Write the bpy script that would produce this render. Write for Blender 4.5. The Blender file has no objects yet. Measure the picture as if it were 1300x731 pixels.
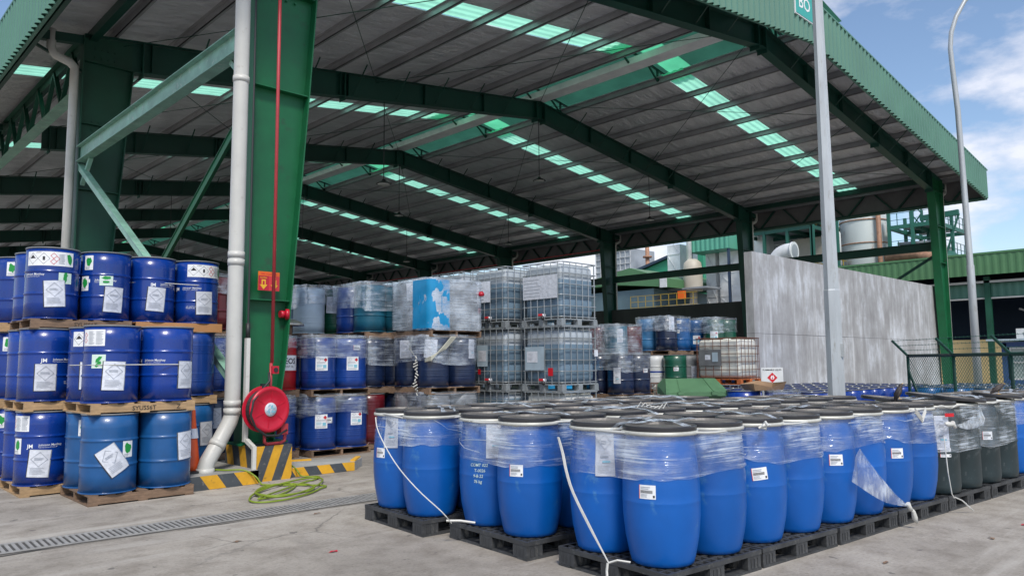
import bpy, bmesh, math, random
from mathutils import Vector, Matrix
random.seed(7)
PI = math.pi
scene = bpy.context.scene
COL = scene.collection

# ---------------------------------------------------------------- camera
F_PX, PITCH, ROLL, YAW, EYE = 960.25, 0.0982, -0.0081, 0.803, 1.5
fw = Vector((math.cos(YAW)*math.cos(PITCH), math.sin(YAW)*math.cos(PITCH), math.sin(PITCH)))
r0 = Vector((math.sin(YAW), -math.cos(YAW), 0)); u0 = r0.cross(fw)
rt = math.cos(ROLL)*r0 + math.sin(ROLL)*u0
up = -math.sin(ROLL)*r0 + math.cos(ROLL)*u0
cd = bpy.data.cameras.new('camera'); cam = bpy.data.objects.new('camera', cd); COL.objects.link(cam)
m = Matrix((rt, up, -fw)).transposed().to_4x4(); m.translation = Vector((0, 0, EYE)); cam.matrix_world = m
cd.sensor_width = 36; cd.lens = F_PX/1300*36; cd.clip_end = 3000; cd.clip_start = 0.05
scene.camera = cam

# ---------------------------------------------------------------- world, sun, exposure
SUN_EL, SUN_AZ = math.radians(52), math.radians(238)     # azimuth: direction the light comes FROM, counter-clockwise from +X
w = bpy.data.worlds.new('World'); scene.world = w; w.use_nodes = True
nt = w.node_tree; N = nt.nodes; Lk = nt.links
bg = N['Background']; bg.inputs['Strength'].default_value = 0.12
sky = N.new('ShaderNodeTexSky'); sky.sky_type = 'NISHITA'; sky.sun_disc = False
sky.sun_elevation = SUN_EL; sky.sun_rotation = PI/2 - SUN_AZ
sky.air_density = 1.0; sky.dust_density = 0.6; sky.ozone_density = 1.6
tc = N.new('ShaderNodeTexCoord')
mp = N.new('ShaderNodeMapping'); mp.inputs['Scale'].default_value = (1, 1, 2.3); mp.inputs['Location'].default_value = (0.35, 0.1, 0.0)
Lk.new(tc.outputs['Generated'], mp.inputs['Vector'])
cn = N.new('ShaderNodeTexNoise'); cn.inputs['Scale'].default_value = 3.1; cn.inputs['Detail'].default_value = 9; cn.inputs['Roughness'].default_value = .56
Lk.new(mp.outputs[0], cn.inputs['Vector'])
cr = N.new('ShaderNodeValToRGB'); cr.color_ramp.elements[0].position = .475; cr.color_ramp.elements[1].position = .57
Lk.new(cn.outputs['Fac'], cr.inputs[0])
sx = N.new('ShaderNodeSeparateXYZ'); Lk.new(tc.outputs['Generated'], sx.inputs[0])
cr2 = N.new('ShaderNodeValToRGB'); cr2.color_ramp.elements[0].position = .45; cr2.color_ramp.elements[1].position = .75
cr2.color_ramp.elements[0].color = (4.2, 4.4, 5.2, 1); cr2.color_ramp.elements[1].color = (8.2, 8.0, 8.1, 1)
Lk.new(cn.outputs['Fac'], cr2.inputs[0])
hz = N.new('ShaderNodeMapRange'); hz.inputs[1].default_value = 0.0; hz.inputs[2].default_value = .35; hz.inputs[3].default_value = .95; hz.inputs[4].default_value = .72
Lk.new(sx.outputs[2], hz.inputs[0])
ml = N.new('ShaderNodeMath'); ml.operation = 'MULTIPLY'; Lk.new(cr.outputs[0], ml.inputs[0]); Lk.new(hz.outputs[0], ml.inputs[1])
mx = N.new('ShaderNodeMix'); mx.data_type = 'RGBA'
Lk.new(ml.outputs[0], mx.inputs['Factor']); Lk.new(sky.outputs[0], mx.inputs['A']); Lk.new(cr2.outputs[0], mx.inputs['B'])
Lk.new(mx.outputs['Result'], bg.inputs['Color'])
sd = bpy.data.lights.new('sun', 'SUN'); sd.energy = 2.3; sd.angle = math.radians(14); sd.color = (1, .94, .85)
so = bpy.data.objects.new('sun', sd); COL.objects.link(so)
sdir = Vector((math.cos(SUN_AZ)*math.cos(SUN_EL), math.sin(SUN_AZ)*math.cos(SUN_EL), math.sin(SUN_EL)))
so.rotation_euler = sdir.to_track_quat('Z', 'Y').to_euler(); so.location = sdir*60
vs = scene.view_settings; vs.view_transform = 'Standard'; vs.look = 'None'; vs.gamma = 1; vs.exposure = 0.52
scene.cycles.transparent_max_bounces = 16; scene.cycles.max_bounces = 7; scene.cycles.diffuse_bounces = 4

# ---------------------------------------------------------------- materials
MATS = {}
def nodes(name):
    m = bpy.data.materials.new(name); m.use_nodes = True
    MATS[name] = m
    return m, m.node_tree.nodes, m.node_tree.links, m.node_tree.nodes['Principled BSDF']
def noise(N, L, scale=5, detail=4, rough=.55, vec=(1, 1, 1), coord='Object'):
    t = N.new('ShaderNodeTexCoord'); mp = N.new('ShaderNodeMapping'); mp.inputs['Scale'].default_value = vec
    n = N.new('ShaderNodeTexNoise'); n.inputs['Scale'].default_value = scale; n.inputs['Detail'].default_value = detail; n.inputs['Roughness'].default_value = rough
    L.new(t.outputs[coord], mp.inputs[0]); L.new(mp.outputs[0], n.inputs[0]); return n
def ramp(N, L, src, stops):
    r = N.new('ShaderNodeValToRGB'); e = r.color_ramp.elements
    while len(e) < len(stops): e.new(.5)
    for i, (p, c) in enumerate(stops):
        e[i].position = p; e[i].color = (c if len(c) == 4 else (*c, 1))
    L.new(src, r.inputs[0]); return r
def mixc(N, L, fac, a, b):
    m = N.new('ShaderNodeMix'); m.data_type = 'RGBA'
    for k, v in (('Factor', fac), ('A', a), ('B', b)):
        if hasattr(v, 'links'): L.new(v, m.inputs[k])
        else: m.inputs[k].default_value = v if k == 'Factor' else (*v, 1)
    return m.outputs['Result']
def bump(N, L, src, B, strength=.2, dist=.01):
    b = N.new('ShaderNodeBump'); b.inputs['Strength'].default_value = strength; b.inputs['Distance'].default_value = dist
    L.new(src, b.inputs['Height']); L.new(b.outputs[0], B.inputs['Normal'])
def paint(name, c, rough=.45, metal=0., var=.18, dirt=None, dirtamt=.0, scale=4, coat=0., vec=(1, 1, 1), bmp=0.):
    """base colour with soft mottling, optional dirt patches"""
    m, N, L, B = nodes(name)
    n = noise(N, L, scale, 5, .6, vec)
    r = ramp(N, L, n.outputs['Fac'], [(.3, tuple(x*(1-var) for x in c)), (.7, tuple(min(1, x*(1+var)) for x in c))])
    out = r.outputs[0]
    if dirt:
        d = noise(N, L, scale*2.7, 8, .7, vec)
        dr = ramp(N, L, d.outputs['Fac'], [(.62-dirtamt*.2, (0, 0, 0)), (.75-dirtamt*.1, (1, 1, 1))])
        out = mixc(N, L, dr.outputs[0], out, dirt)
    oi = N.new('ShaderNodeObjectInfo'); mr = N.new('ShaderNodeMapRange'); mr.inputs[3].default_value = .86; mr.inputs[4].default_value = 1.12
    L.new(oi.outputs['Random'], mr.inputs[0])
    hs = N.new('ShaderNodeHueSaturation'); L.new(out, hs.inputs['Color']); L.new(mr.outputs[0], hs.inputs['Value'])
    L.new(hs.outputs[0], B.inputs['Base Color'])
    rr = N.new('ShaderNodeMapRange'); rr.inputs[3].default_value = rough*.75; rr.inputs[4].default_value = min(1, rough*1.3)
    L.new(n.outputs['Fac'], rr.inputs[0]); L.new(rr.outputs[0], B.inputs['Roughness'])
    B.inputs['Metallic'].default_value = metal; B.inputs['Coat Weight'].default_value = coat
    if bmp: bump(N, L, n.outputs['Fac'], B, bmp, .01)
    return m
def flat(name, c, rough=.5, metal=0.):
    m, N, L, B = nodes(name); B.inputs['Base Color'].default_value = (*c, 1); B.inputs['Roughness'].default_value = rough; B.inputs['Metallic'].default_value = metal; return m

SCUFF = (.22, .26, .34)
paint('plastic_blue', (.0005, .1, .42), .38, var=.12, dirt=(.06, .2, .42), dirtamt=.16, scale=2.2)
paint('plastic_slate', (.02, .036, .042), .45, var=.2, dirt=(.12, .14, .15), dirtamt=.2)
paint('lid_black', (.03, .03, .034), .3, var=.2, dirt=(.16, .145, .13), dirtamt=.25, scale=2)
paint('lid_top', (.13, .12, .11), .4, var=.3, dirt=(.3, .27, .24), dirtamt=.5, scale=3)  # recessed lid tops: paler beige than the rim, with lighter patches
paint('galvanised', (.5, .51, .5), .4, .55, var=.2)
paint('ring_white', (.55, .55, .5), .45, .15, var=.2, dirt=(.3, .28, .22), dirtamt=.1, scale=9)
paint('steel_blue', (.002, .034, .24), .27, var=.14, dirt=(.03, .07, .22), dirtamt=.12, coat=.25)
paint('steel_teal', (.008, .085, .26), .35, var=.15, dirt=(.05, .14, .26), dirtamt=.1, coat=.2)
paint('steel_navy', (.008, .018, .055), .3, var=.2, coat=.3)
paint('steel_royal', (.008, .045, .24), .3, var=.15, coat=.3)
paint('steel_maroon', (.10, .006, .012), .35, var=.25, coat=.3)
paint('steel_green', (.006, .075, .045), .35, var=.2, coat=.3)
paint('steel_red', (.42, .01, .015), .35, var=.2)
paint('steel_white', (.6, .62, .63), .4, var=.1)
paint('steel_pale', (.38, .48, .56), .45, var=.1)
paint('steel_cyan', (.01, .28, .58), .4, var=.1)
paint('steel_sky', (.05, .2, .42), .4, var=.12)
paint('steel_grey', (.16, .17, .18), .45, var=.2)
paint('steel_deepteal', (.01, .10, .16), .4, var=.2)
paint('drum_rim', (.03, .05, .2), .35, .5, var=.3)
paint('pallet_black', (.045, .048, .052), .55, var=.3, dirt=(.12, .12, .115), dirtamt=.35, scale=6)
paint('wood_pale', (.42, .28, .15), .7, var=.3, dirt=(.2, .13, .08), dirtamt=.2, scale=6, vec=(1, 6, 6), bmp=.2)
paint('wood_worn', (.2, .13, .085), .8, var=.35, dirt=(.07, .05, .035), dirtamt=.35, scale=6, vec=(1, 6, 6), bmp=.25)
paint('wood_tan', (.5, .25, .1), .65, var=.1, scale=3)
paint('wood_orange', (.45, .12, .03), .7, var=.3)
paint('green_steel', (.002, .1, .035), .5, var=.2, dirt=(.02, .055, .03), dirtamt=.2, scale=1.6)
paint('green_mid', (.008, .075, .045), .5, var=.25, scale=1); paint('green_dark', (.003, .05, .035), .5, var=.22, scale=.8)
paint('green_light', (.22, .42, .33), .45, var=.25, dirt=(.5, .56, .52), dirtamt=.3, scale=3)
paint('fascia_green', (.085, .22, .165), .5, var=.12, scale=.7)
paint('fascia_inside', (.15, .145, .15), .5, var=.15, scale=2)
paint('purlin_grey', (.38, .38, .4), .4, .4, var=.2, scale=1)
paint('channel_grey', (.88, .9, .92), .5, .0, var=.12, scale=2)
paint('pvc_white', (.56, .56, .53), .4, var=.07, dirt=(.4, .38, .34), dirtamt=.1, scale=3)
paint('pole_grey', (.42, .45, .47), .45, .25, var=.12, dirt=(.3, .3, .28), dirtamt=.25, scale=2, vec=(3, 3, .6))
paint('red_paint', (.5, .008, .03), .35, var=.12)
paint('red_pipe', (.42, .04, .05), .45, var=.12)
flat('rubber_black', (.02, .022, .024), .5); flat('black', (.012, .012, .014), .5)
paint('yellow_paint', (.62, .33, .02), .6, var=.15, dirt=(.25, .15, .04), dirtamt=.15, scale=5)
paint('charcoal_paint', (.055, .065, .075), .7, var=.2, dirt=(.2, .19, .17), dirtamt=.15, scale=6)
paint('kerb_top', (.3, .3, .285), .85, var=.2, dirt=(.16, .15, .14), dirtamt=.3, scale=3)
paint('orange_cone', (.72, .1, .02), .5, var=.1); paint('hose_green', (.17, .24, .015), .45, var=.15, scale=2)
paint('bin_green', (.075, .17, .085), .5, var=.15)
paint('paper', (.62, .65, .72), .35, var=.14, scale=14, bmp=.9); flat('white_print', (.78, .8, .82), .5)
flat('print_grey', (.3, .33, .38), .6); flat('print_black', (.03, .03, .035), .5); flat('print_red', (.6, .03, .04), .5)
flat('print_green', (.01, .28, .05), .5); flat('label_mint', (.6, .75, .66), .5); flat('print_cyan', (.2, .5, .62), .5)
flat('ghs_red', (.55, .01, .02), .45); flat('sign_teal', (.02, .36, .32), .4); flat('sign_yellow', (.75, .42, .02), .5); flat('sign_orange', (.75, .13, .01), .5)
paint('cage_steel', (.36, .39, .41), .4, .5, var=.15); paint('cage_rust', (.16, .07, .045), .7, .2, var=.3)
paint('stencil', (.05, .04, .03), .7)
paint('concrete_dark', (.05, .052, .052), .85, var=.25, dirt=(.03, .03, .03), dirtamt=.3, scale=.8, vec=(1, 1, .5))
paint('cardboard', (.34, .22, .13), .8, var=.12); paint('feather_dark', (.045, .035, .032), .6, var=.3); flat('beak_yellow', (.7, .4, .05), .4)
paint('olive_clad', (.075, .19, .085), .5, var=.1, scale=.4); paint('clad_mint', (.09, .36, .26), .5, var=.08, scale=.4); paint('clad_green', (.03, .28, .16), .5, var=.1, scale=.5)
paint('clad_blue', (.12, .19, .22), .5, .2, var=.25, dirt=(.2, .1, .06), dirtamt=.1, scale=.3)
paint('tank_white', (.55, .6, .6), .5, var=.1, dirt=(.32, .17, .1), dirtamt=.15, scale=.35, vec=(1, 1, .5))
paint('tank_tan', (.5, .46, .38), .5, var=.12, scale=.6); paint('duct_silver', (.78, .8, .82), .4, .15, var=.25, scale=.5)
paint('duct_grey', (.3, .33, .36), .5, .1, var=.3, scale=.4)
paint('struct_teal', (.015, .11, .08), .5, var=.15, scale=.5); paint('rail_yellow', (.4, .28, .03), .5, var=.1)
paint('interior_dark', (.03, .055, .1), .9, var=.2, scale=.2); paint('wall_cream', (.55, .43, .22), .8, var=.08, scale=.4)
paint('kiosk_blue', (.03, .07, .2), .5, var=.1); flat('glass_pane', (.35, .42, .42), .1)
paint('rust_pipe', (.3, .16, .1), .6, var=.3)
paint('grate_steel', (.34, .335, .32), .6, .2, var=.2, scale=8); flat('channel_dark', (.07, .068, .065), .9)
paint('lens_white', (.5, .5, .48), .3, var=.05); paint('dome_metal', (.4, .38, .33), .3, .7, var=.2)
flat('crease', (.5, .56, .62), .3); paint('strap_white', (.55, .55, .52), .5, var=.08); paint('rope', (.5, .5, .42), .6, var=.15)

# translucent skylight sheet
def translucent(name, c, tr=.25):
    m, N, L, B = nodes(name); N.remove(B); o = N['Material Output']
    n = noise(N, L, 1.3, 5, .6)
    r = ramp(N, L, n.outputs['Fac'], [(.3, tuple(x*.8 for x in c)), (.7, c)])
    t = N.new('ShaderNodeBsdfTranslucent'); d = N.new('ShaderNodeBsdfDiffuse'); L.new(r.outputs[0], t.inputs[0]); L.new(r.outputs[0], d.inputs[0])
    x = N.new('ShaderNodeMixShader'); x.inputs[0].default_value = tr; L.new(t.outputs[0], x.inputs[1]); L.new(d.outputs[0], x.inputs[2]); L.new(x.outputs[0], o.inputs[0]); return m
translucent('skylight_green', (.36, .82, .6), .1); translucent('monitor_green', (.2, .4, .33), .25)
# IBC bottle: translucent plastic with dark liquid below the fill line
def bottle(name, liquid, clear, line=.84):
    m, N, L, B = nodes(name)
    t = N.new('ShaderNodeTexCoord'); s = N.new('ShaderNodeSeparateXYZ'); L.new(t.outputs['Object'], s.inputs[0])
    r = ramp(N, L, s.outputs[2], [(line-.006, liquid), (line+.006, clear)])
    n = noise(N, L, 2.5, 4); mr = N.new('ShaderNodeMapRange'); mr.inputs[3].default_value = .8; mr.inputs[4].default_value = 1.15; L.new(n.outputs[0], mr.inputs[0])
    hs = N.new('ShaderNodeHueSaturation'); L.new(r.outputs[0], hs.inputs['Color']); L.new(mr.outputs[0], hs.inputs['Value']); L.new(hs.outputs[0], B.inputs['Base Color'])
    B.inputs['Roughness'].default_value = .4; return m
bottle('bottle_blue', (.13, .2, .27), (.4, .45, .5)); bottle('bottle_white', (.62, .63, .58), (.66, .66, .62))
# stretch film
def film(name, lo, hi, fac1, gloss=.16, scale=(.8, .8, 40), haze=.05, rot=(0, 0, 0)):
    """clear stretch film: see-through, a broad sheen, and fine white stretch lines of uneven density"""
    m, N, L, B = nodes(name); N.remove(B); o = N['Material Output']
    t = N.new('ShaderNodeTexCoord'); mp = N.new('ShaderNodeMapping'); mp.inputs['Scale'].default_value = scale; mp.inputs['Rotation'].default_value = rot
    L.new(t.outputs['Object'], mp.inputs[0])
    n = N.new('ShaderNodeTexNoise'); n.inputs['Scale'].default_value = 2.2; n.inputs['Detail'].default_value = 5; n.inputs['Roughness'].default_value = .55; n.inputs['Distortion'].default_value = .35
    L.new(mp.outputs[0], n.inputs[0])
    n2 = noise(N, L, 2.6, 4, .55, (1, 1, 1.6)); n3 = noise(N, L, 5, 3, .5, (1, 1, .7))
    add = N.new('ShaderNodeMath'); add.operation = 'MULTIPLY_ADD'; add.inputs[1].default_value = .9; L.new(n2.outputs[0], add.inputs[0]); L.new(n.outputs[0], add.inputs[2])
    mr = N.new('ShaderNodeMapRange'); mr.inputs[1].default_value = lo; mr.inputs[2].default_value = hi; mr.inputs[3].default_value = haze; mr.inputs[4].default_value = fac1
    L.new(add.outputs[0], mr.inputs[0])
    tr = N.new('ShaderNodeBsdfTransparent'); tr.inputs[0].default_value = (.97, .98, 1, 1)
    g = N.new('ShaderNodeBsdfGlossy'); g.inputs[0].default_value = (.95, .97, 1, 1); g.inputs['Roughness'].default_value = .12
    d = N.new('ShaderNodeBsdfDiffuse'); d.inputs[0].default_value = (.66, .74, .84, 1)
    b = N.new('ShaderNodeBump'); b.inputs['Strength'].default_value = .7; b.inputs['Distance'].default_value = .03; L.new(n3.outputs[0], b.inputs['Height']); L.new(b.outputs[0], g.inputs['Normal'])
    b2 = N.new('ShaderNodeBump'); b2.inputs['Strength'].default_value = .5; b2.inputs['Distance'].default_value = .01; L.new(n.outputs[0], b2.inputs['Height']); L.new(b.outputs[0], b2.inputs['Normal']); L.new(b2.outputs[0], g.inputs['Normal'])
    gf = N.new('ShaderNodeMapRange'); gf.inputs[1].default_value = .35; gf.inputs[2].default_value = .7; gf.inputs[3].default_value = gloss*.3; gf.inputs[4].default_value = gloss*2; L.new(n2.outputs[0], gf.inputs[0])
    f = N.new('ShaderNodeMixShader'); L.new(gf.outputs[0], f.inputs[0]); L.new(tr.outputs[0], f.inputs[1]); L.new(g.outputs[0], f.inputs[2])
    f2 = N.new('ShaderNodeMixShader'); L.new(mr.outputs[0], f2.inputs[0]); L.new(f.outputs[0], f2.inputs[1]); L.new(d.outputs[0], f2.inputs[2]); L.new(f2.outputs[0], o.inputs[0]); return m
film('film_clear', .95, 1.24, .68, .16, (.8, .8, 40), .03); film('film_dense', .93, 1.28, .5, .22, (1.0, 1.0, 26), .05); film('film_tail', .85, 1.25, .7, .3, (9, 9, 3), .1)
film('film_box', .84, 1.25, .62, .3, (.7, .7, 30), .14); film('film_smoke', .9, 1.2, .5, .22, (1.0, 1.0, 34), .05)
def ground_mat():
    m, N, L, B = nodes('concrete_ground')
    a = noise(N, L, .35, 6, .6); b = noise(N, L, 3.2, 8, .65); c = noise(N, L, 38, 6, .75)
    r = ramp(N, L, a.outputs[0], [(.3, (.235, .213, .184)), (.5, (.335, .307, .268)), (.72, (.44, .41, .362))])
    r2 = ramp(N, L, b.outputs[0], [(.35, (.72, .7, .68)), (.55, (1, 1, 1)), (.75, (1.08, 1.07, 1.05))])
    mm = N.new('ShaderNodeMix'); mm.data_type = 'RGBA'; mm.blend_type = 'MULTIPLY'; mm.inputs['Factor'].default_value = 1
    L.new(r.outputs[0], mm.inputs['A']); L.new(r2.outputs[0], mm.inputs['B'])
    r3 = ramp(N, L, c.outputs[0], [(.34, (.62, .61, .6)), (.47, (.98, .98, .98)), (.56, (1, 1, 1)), (.68, (1.3, 1.3, 1.3))])
    m2 = N.new('ShaderNodeMix'); m2.data_type = 'RGBA'; m2.blend_type = 'MULTIPLY'; m2.inputs['Factor'].default_value = .8
    L.new(mm.outputs['Result'], m2.inputs['A']); L.new(r3.outputs[0], m2.inputs['B'])
    s = noise(N, L, 1.1, 5, .7, (1, .5, 1)); sr = ramp(N, L, s.outputs[0], [(.6, (0, 0, 0)), (.72, (.55, .55, .55))])
    o1 = mixc(N, L, sr.outputs[0], m2.outputs['Result'], (.17, .155, .135))
    v = N.new('ShaderNodeTexVoronoi'); v.feature = 'DISTANCE_TO_EDGE'; v.inputs['Scale'].default_value = .55
    t = N.new('ShaderNodeTexCoord'); vn = noise(N, L, 2.5, 6, .6)
    va = N.new('ShaderNodeMixRGB'); va.inputs[0].default_value = .22; L.new(t.outputs['Object'], va.inputs[1]); L.new(vn.outputs['Color'], va.inputs[2]); L.new(va.outputs[0], v.inputs['Vector'])
    cr = ramp(N, L, v.outputs[0], [(.0, (1, 1, 1)), (.006, (0, 0, 0))])
    ck = N.new('ShaderNodeMath'); ck.operation = 'MULTIPLY'; gate = ramp(N, L, a.outputs[0], [(.5, (0, 0, 0)), (.58, (.75, .75, .75))]); L.new(cr.outputs[0], ck.inputs[0]); L.new(gate.outputs[0], ck.inputs[1])
    o2 = mixc(N, L, ck.outputs[0], o1, (.09, .085, .08))
    ty = noise(N, L, .9, 6, .65, (.22, 2.2, 1)); tr_ = ramp(N, L, ty.outputs[0], [(.55, (0, 0, 0)), (.7, (.5, .5, .5))]); o2 = mixc(N, L, tr_.outputs[0], o2, (.52, .495, .455))
    sp = noise(N, L, 6, 3, .5); spr = ramp(N, L, sp.outputs[0], [(.69, (0, 0, 0)), (.71, (.8, .8, .8))]); o2 = mixc(N, L, spr.outputs[0], o2, (.12, .11, .1))
    L.new(o2, B.inputs['Base Color']); B.inputs['Roughness'].default_value = .85
    bump(N, L, c.outputs[0], B, .6, .01); return m
ground_mat()
def wall_mat():
    m, N, L, B = nodes('precast_white')
    a = noise(N, L, 1.0, 8, .7, (2.6, 2.6, .55)); b = noise(N, L, 1.0, 6, .65, (.8, .8, .7))
    ad = N.new('ShaderNodeMath'); ad.operation = 'ADD'; L.new(a.outputs[0], ad.inputs[0]); L.new(b.outputs[0], ad.inputs[1])
    r = ramp(N, L, ad.outputs[0], [(.84, (.27, .27, .275)), (.97, (.36, .365, .375)), (1.12, (.56, .59, .63))])
    # ramp position is clamped to 1: scale the sum
    sc = N.new('ShaderNodeMath'); sc.operation = 'MULTIPLY'; sc.inputs[1].default_value = .5; L.new(ad.outputs[0], sc.inputs[0]); L.new(sc.outputs[0], r.inputs[0])
    e = r.color_ramp.elements; e[0].position = .4; e[1].position = .5; e[2].position = .6
    dn = noise(N, L, 1.0, 5, .6, (3.5, 3.5, .22)); dr = ramp(N, L, dn.outputs[0], [(.57, (0, 0, 0)), (.68, (.5, .5, .5))]); o1 = mixc(N, L, dr.outputs[0], r.outputs[0], (.68, .7, .73))
    dn2 = noise(N, L, 1.3, 7, .7, (2, 2, .5)); dr2 = ramp(N, L, dn2.outputs[0], [(.58, (0, 0, 0)), (.68, (.6, .6, .6))]); o2 = mixc(N, L, dr2.outputs[0], o1, (.2, .2, .205))
    L.new(o2, B.inputs['Base Color']); B.inputs['Roughness'].default_value = .7; bump(N, L, a.outputs[0], B, .3, .02); return m
wall_mat()
def foil_mat():
    m, N, L, B = nodes('roof_foil')
    n = noise(N, L, 1.6, 7, .65, (.5, 1.6, 1)); r = ramp(N, L, n.outputs[0], [(.3, (.66, .66, .69)), (.7, (.88, .88, .91))])
    L.new(r.outputs[0], B.inputs['Base Color']); B.inputs['Metallic'].default_value = .35; B.inputs['Roughness'].default_value = .28
    bump(N, L, n.outputs[0], B, 1.0, .25); return m
foil_mat()

# ---------------------------------------------------------------- mesh builder
class MB:
    def __init__(s): s.v = []; s.f = []; s.m = []; s.sm = []
    def add(s, vs, fs, mat=0, smooth=False):
        o = len(s.v); s.v += [tuple(p) for p in vs]
        for f in fs: s.f.append([i+o for i in f]); s.m.append(mat); s.sm.append(smooth)
    def box(s, x0, x1, y0, y1, z0, z1, mat=0, fn=None):
        v = [(x, y, z) for z in (z0, z1) for y in (y0, y1) for x in (x0, x1)]
        if fn: v = [fn(Vector(p)) for p in v]
        s.add(v, [(0, 2, 3, 1), (4, 5, 7, 6), (0, 1, 5, 4), (2, 6, 7, 3), (0, 4, 6, 2), (1, 3, 7, 5)], mat)
    def cbox(s, c, d, mat=0, fn=None):
        s.box(c[0]-d[0]/2, c[0]+d[0]/2, c[1]-d[1]/2, c[1]+d[1]/2, c[2]-d[2]/2, c[2]+d[2]/2, mat, fn)
    def bar(s, p, q, w, h, mat=0, side=None):
        """rectangular bar from p to q, w across, h up"""
        p, q = Vector(p), Vector(q); d = (q-p).normalized()
        a = side and Vector(side) or (Vector((0, 0, 1)) if abs(d.z) < .95 else Vector((1, 0, 0)))
        x = d.cross(a).normalized(); y = x.cross(d)
        v = [e+x*sx*w/2+y*sy*h/2 for e in (p, q) for sx, sy in ((-1, -1), (1, -1), (1, 1), (-1, 1))]
        s.add(v, [(3, 2, 1, 0), (4, 5, 6, 7), (0, 1, 5, 4), (1, 2, 6, 5), (2, 3, 7, 6), (3, 0, 4, 7)], mat)
    def tube(s, pts, r, n=8, mat=0, cap=True, rs=None):
        pts = [Vector(p) for p in pts]; o = len(s.v); pr = None
        for i, p in enumerate(pts):
            d = ((pts[min(i+1, len(pts)-1)]-p).normalized() + (p-pts[max(i-1, 0)]).normalized())
            d = d.normalized() if d.length > 1e-6 else Vector((0, 0, 1))
            if pr is None: a = Vector((0, 0, 1)) if abs(d.z) < .9 else Vector((1, 0, 0)); x = d.cross(a).normalized()
            else: x = (pr - d*pr.dot(d)).normalized()
            pr = x; y = d.cross(x); rr = rs[i] if rs else r
            for k in range(n): a = 2*PI*k/n; s.v.append(tuple(p+x*math.cos(a)*rr+y*math.sin(a)*rr))
        for i in range(len(pts)-1):
            for k in range(n):
                a, b = o+i*n+k, o+i*n+(k+1) % n; s.f.append([a, b, b+n, a+n]); s.m.append(mat); s.sm.append(n > 6)
        if cap:
            s.f.append([o+k for k in range(n)][::-1]); s.m.append(mat); s.sm.append(False)
            e = o+(len(pts)-1)*n; s.f.append([e+k for k in range(n)]); s.m.append(mat); s.sm.append(False)
    def lathe(s, prof, n=36, mat=0, c=(0, 0, 0), smooth=True, cap0=True, cap1=True):
        o = len(s.v)
        for r, z in prof:
            for k in range(n): a = 2*PI*k/n; s.v.append((c[0]+r*math.cos(a), c[1]+r*math.sin(a), c[2]+z))
        for i in range(len(prof)-1):
            for k in range(n):
                a, b = o+i*n+k, o+i*n+(k+1) % n; s.f.append([a, b, b+n, a+n]); s.m.append(mat); s.sm.append(smooth)
        if cap0: s.f.append([o+k for k in range(n)][::-1]); s.m.append(mat); s.sm.append(False)
        if cap1: e = o+(len(prof)-1)*n; s.f.append([e+k for k in range(n)]); s.m.append(mat); s.sm.append(False)
    def prism(s, poly, fn, t0, t1, mat=0):
        """poly: 2-D outline, fn(u,v,t)->3-D"""
        n = len(poly); s.add([fn(u, v, t) for t in (t0, t1) for u, v in poly],
            [list(range(n))[::-1], list(range(n, 2*n))]+[(i, (i+1) % n, (i+1) % n+n, i+n) for i in range(n)], mat)
    def mesh(s, name, mats):
        me = bpy.data.meshes.new(name); me.from_pydata(s.v, [], s.f)
        for mt in mats: me.materials.append(MATS[mt])
        me.polygons.foreach_set('material_index', s.m); me.polygons.foreach_set('use_smooth', s.sm)
        me.update(); return me
    def build(s, name, mats, parent=None, loc=None):
        if isinstance(mats, str): mats = [mats]
        bm = s.mesh(name, mats); return put(name, bm, parent, loc)
def put(name, me, parent=None, loc=None):
    o = bpy.data.objects.new(name, me); COL.objects.link(o)
    if parent: o.parent = parent
    if loc is not None: o.location = loc
    return o
def tag(o, label=None, cat=None, group=None, kind=None):
    if label: o['label'] = label
    if cat: o['category'] = cat
    if group: o['group'] = group
    if kind: o['kind'] = kind
    return o
def empty(name, loc, rz=0):
    o = bpy.data.objects.new(name, None); COL.objects.link(o); o.location = loc; o.rotation_euler = (0, 0, rz); o.empty_display_size = .2; return o
def copy_tree(o, parent=None):
    c = o.copy(); COL.objects.link(c)
    if parent: c.parent = parent
    for ch in list(o.children): copy_tree(ch, c)
    return c
ORD = ['first', 'second', 'third', 'fourth', 'fifth', 'sixth', 'seventh', 'eighth', 'ninth', 'tenth', 'eleventh', 'twelfth', 'thirteenth', 'fourteenth', 'fifteenth', 'sixteenth']

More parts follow.
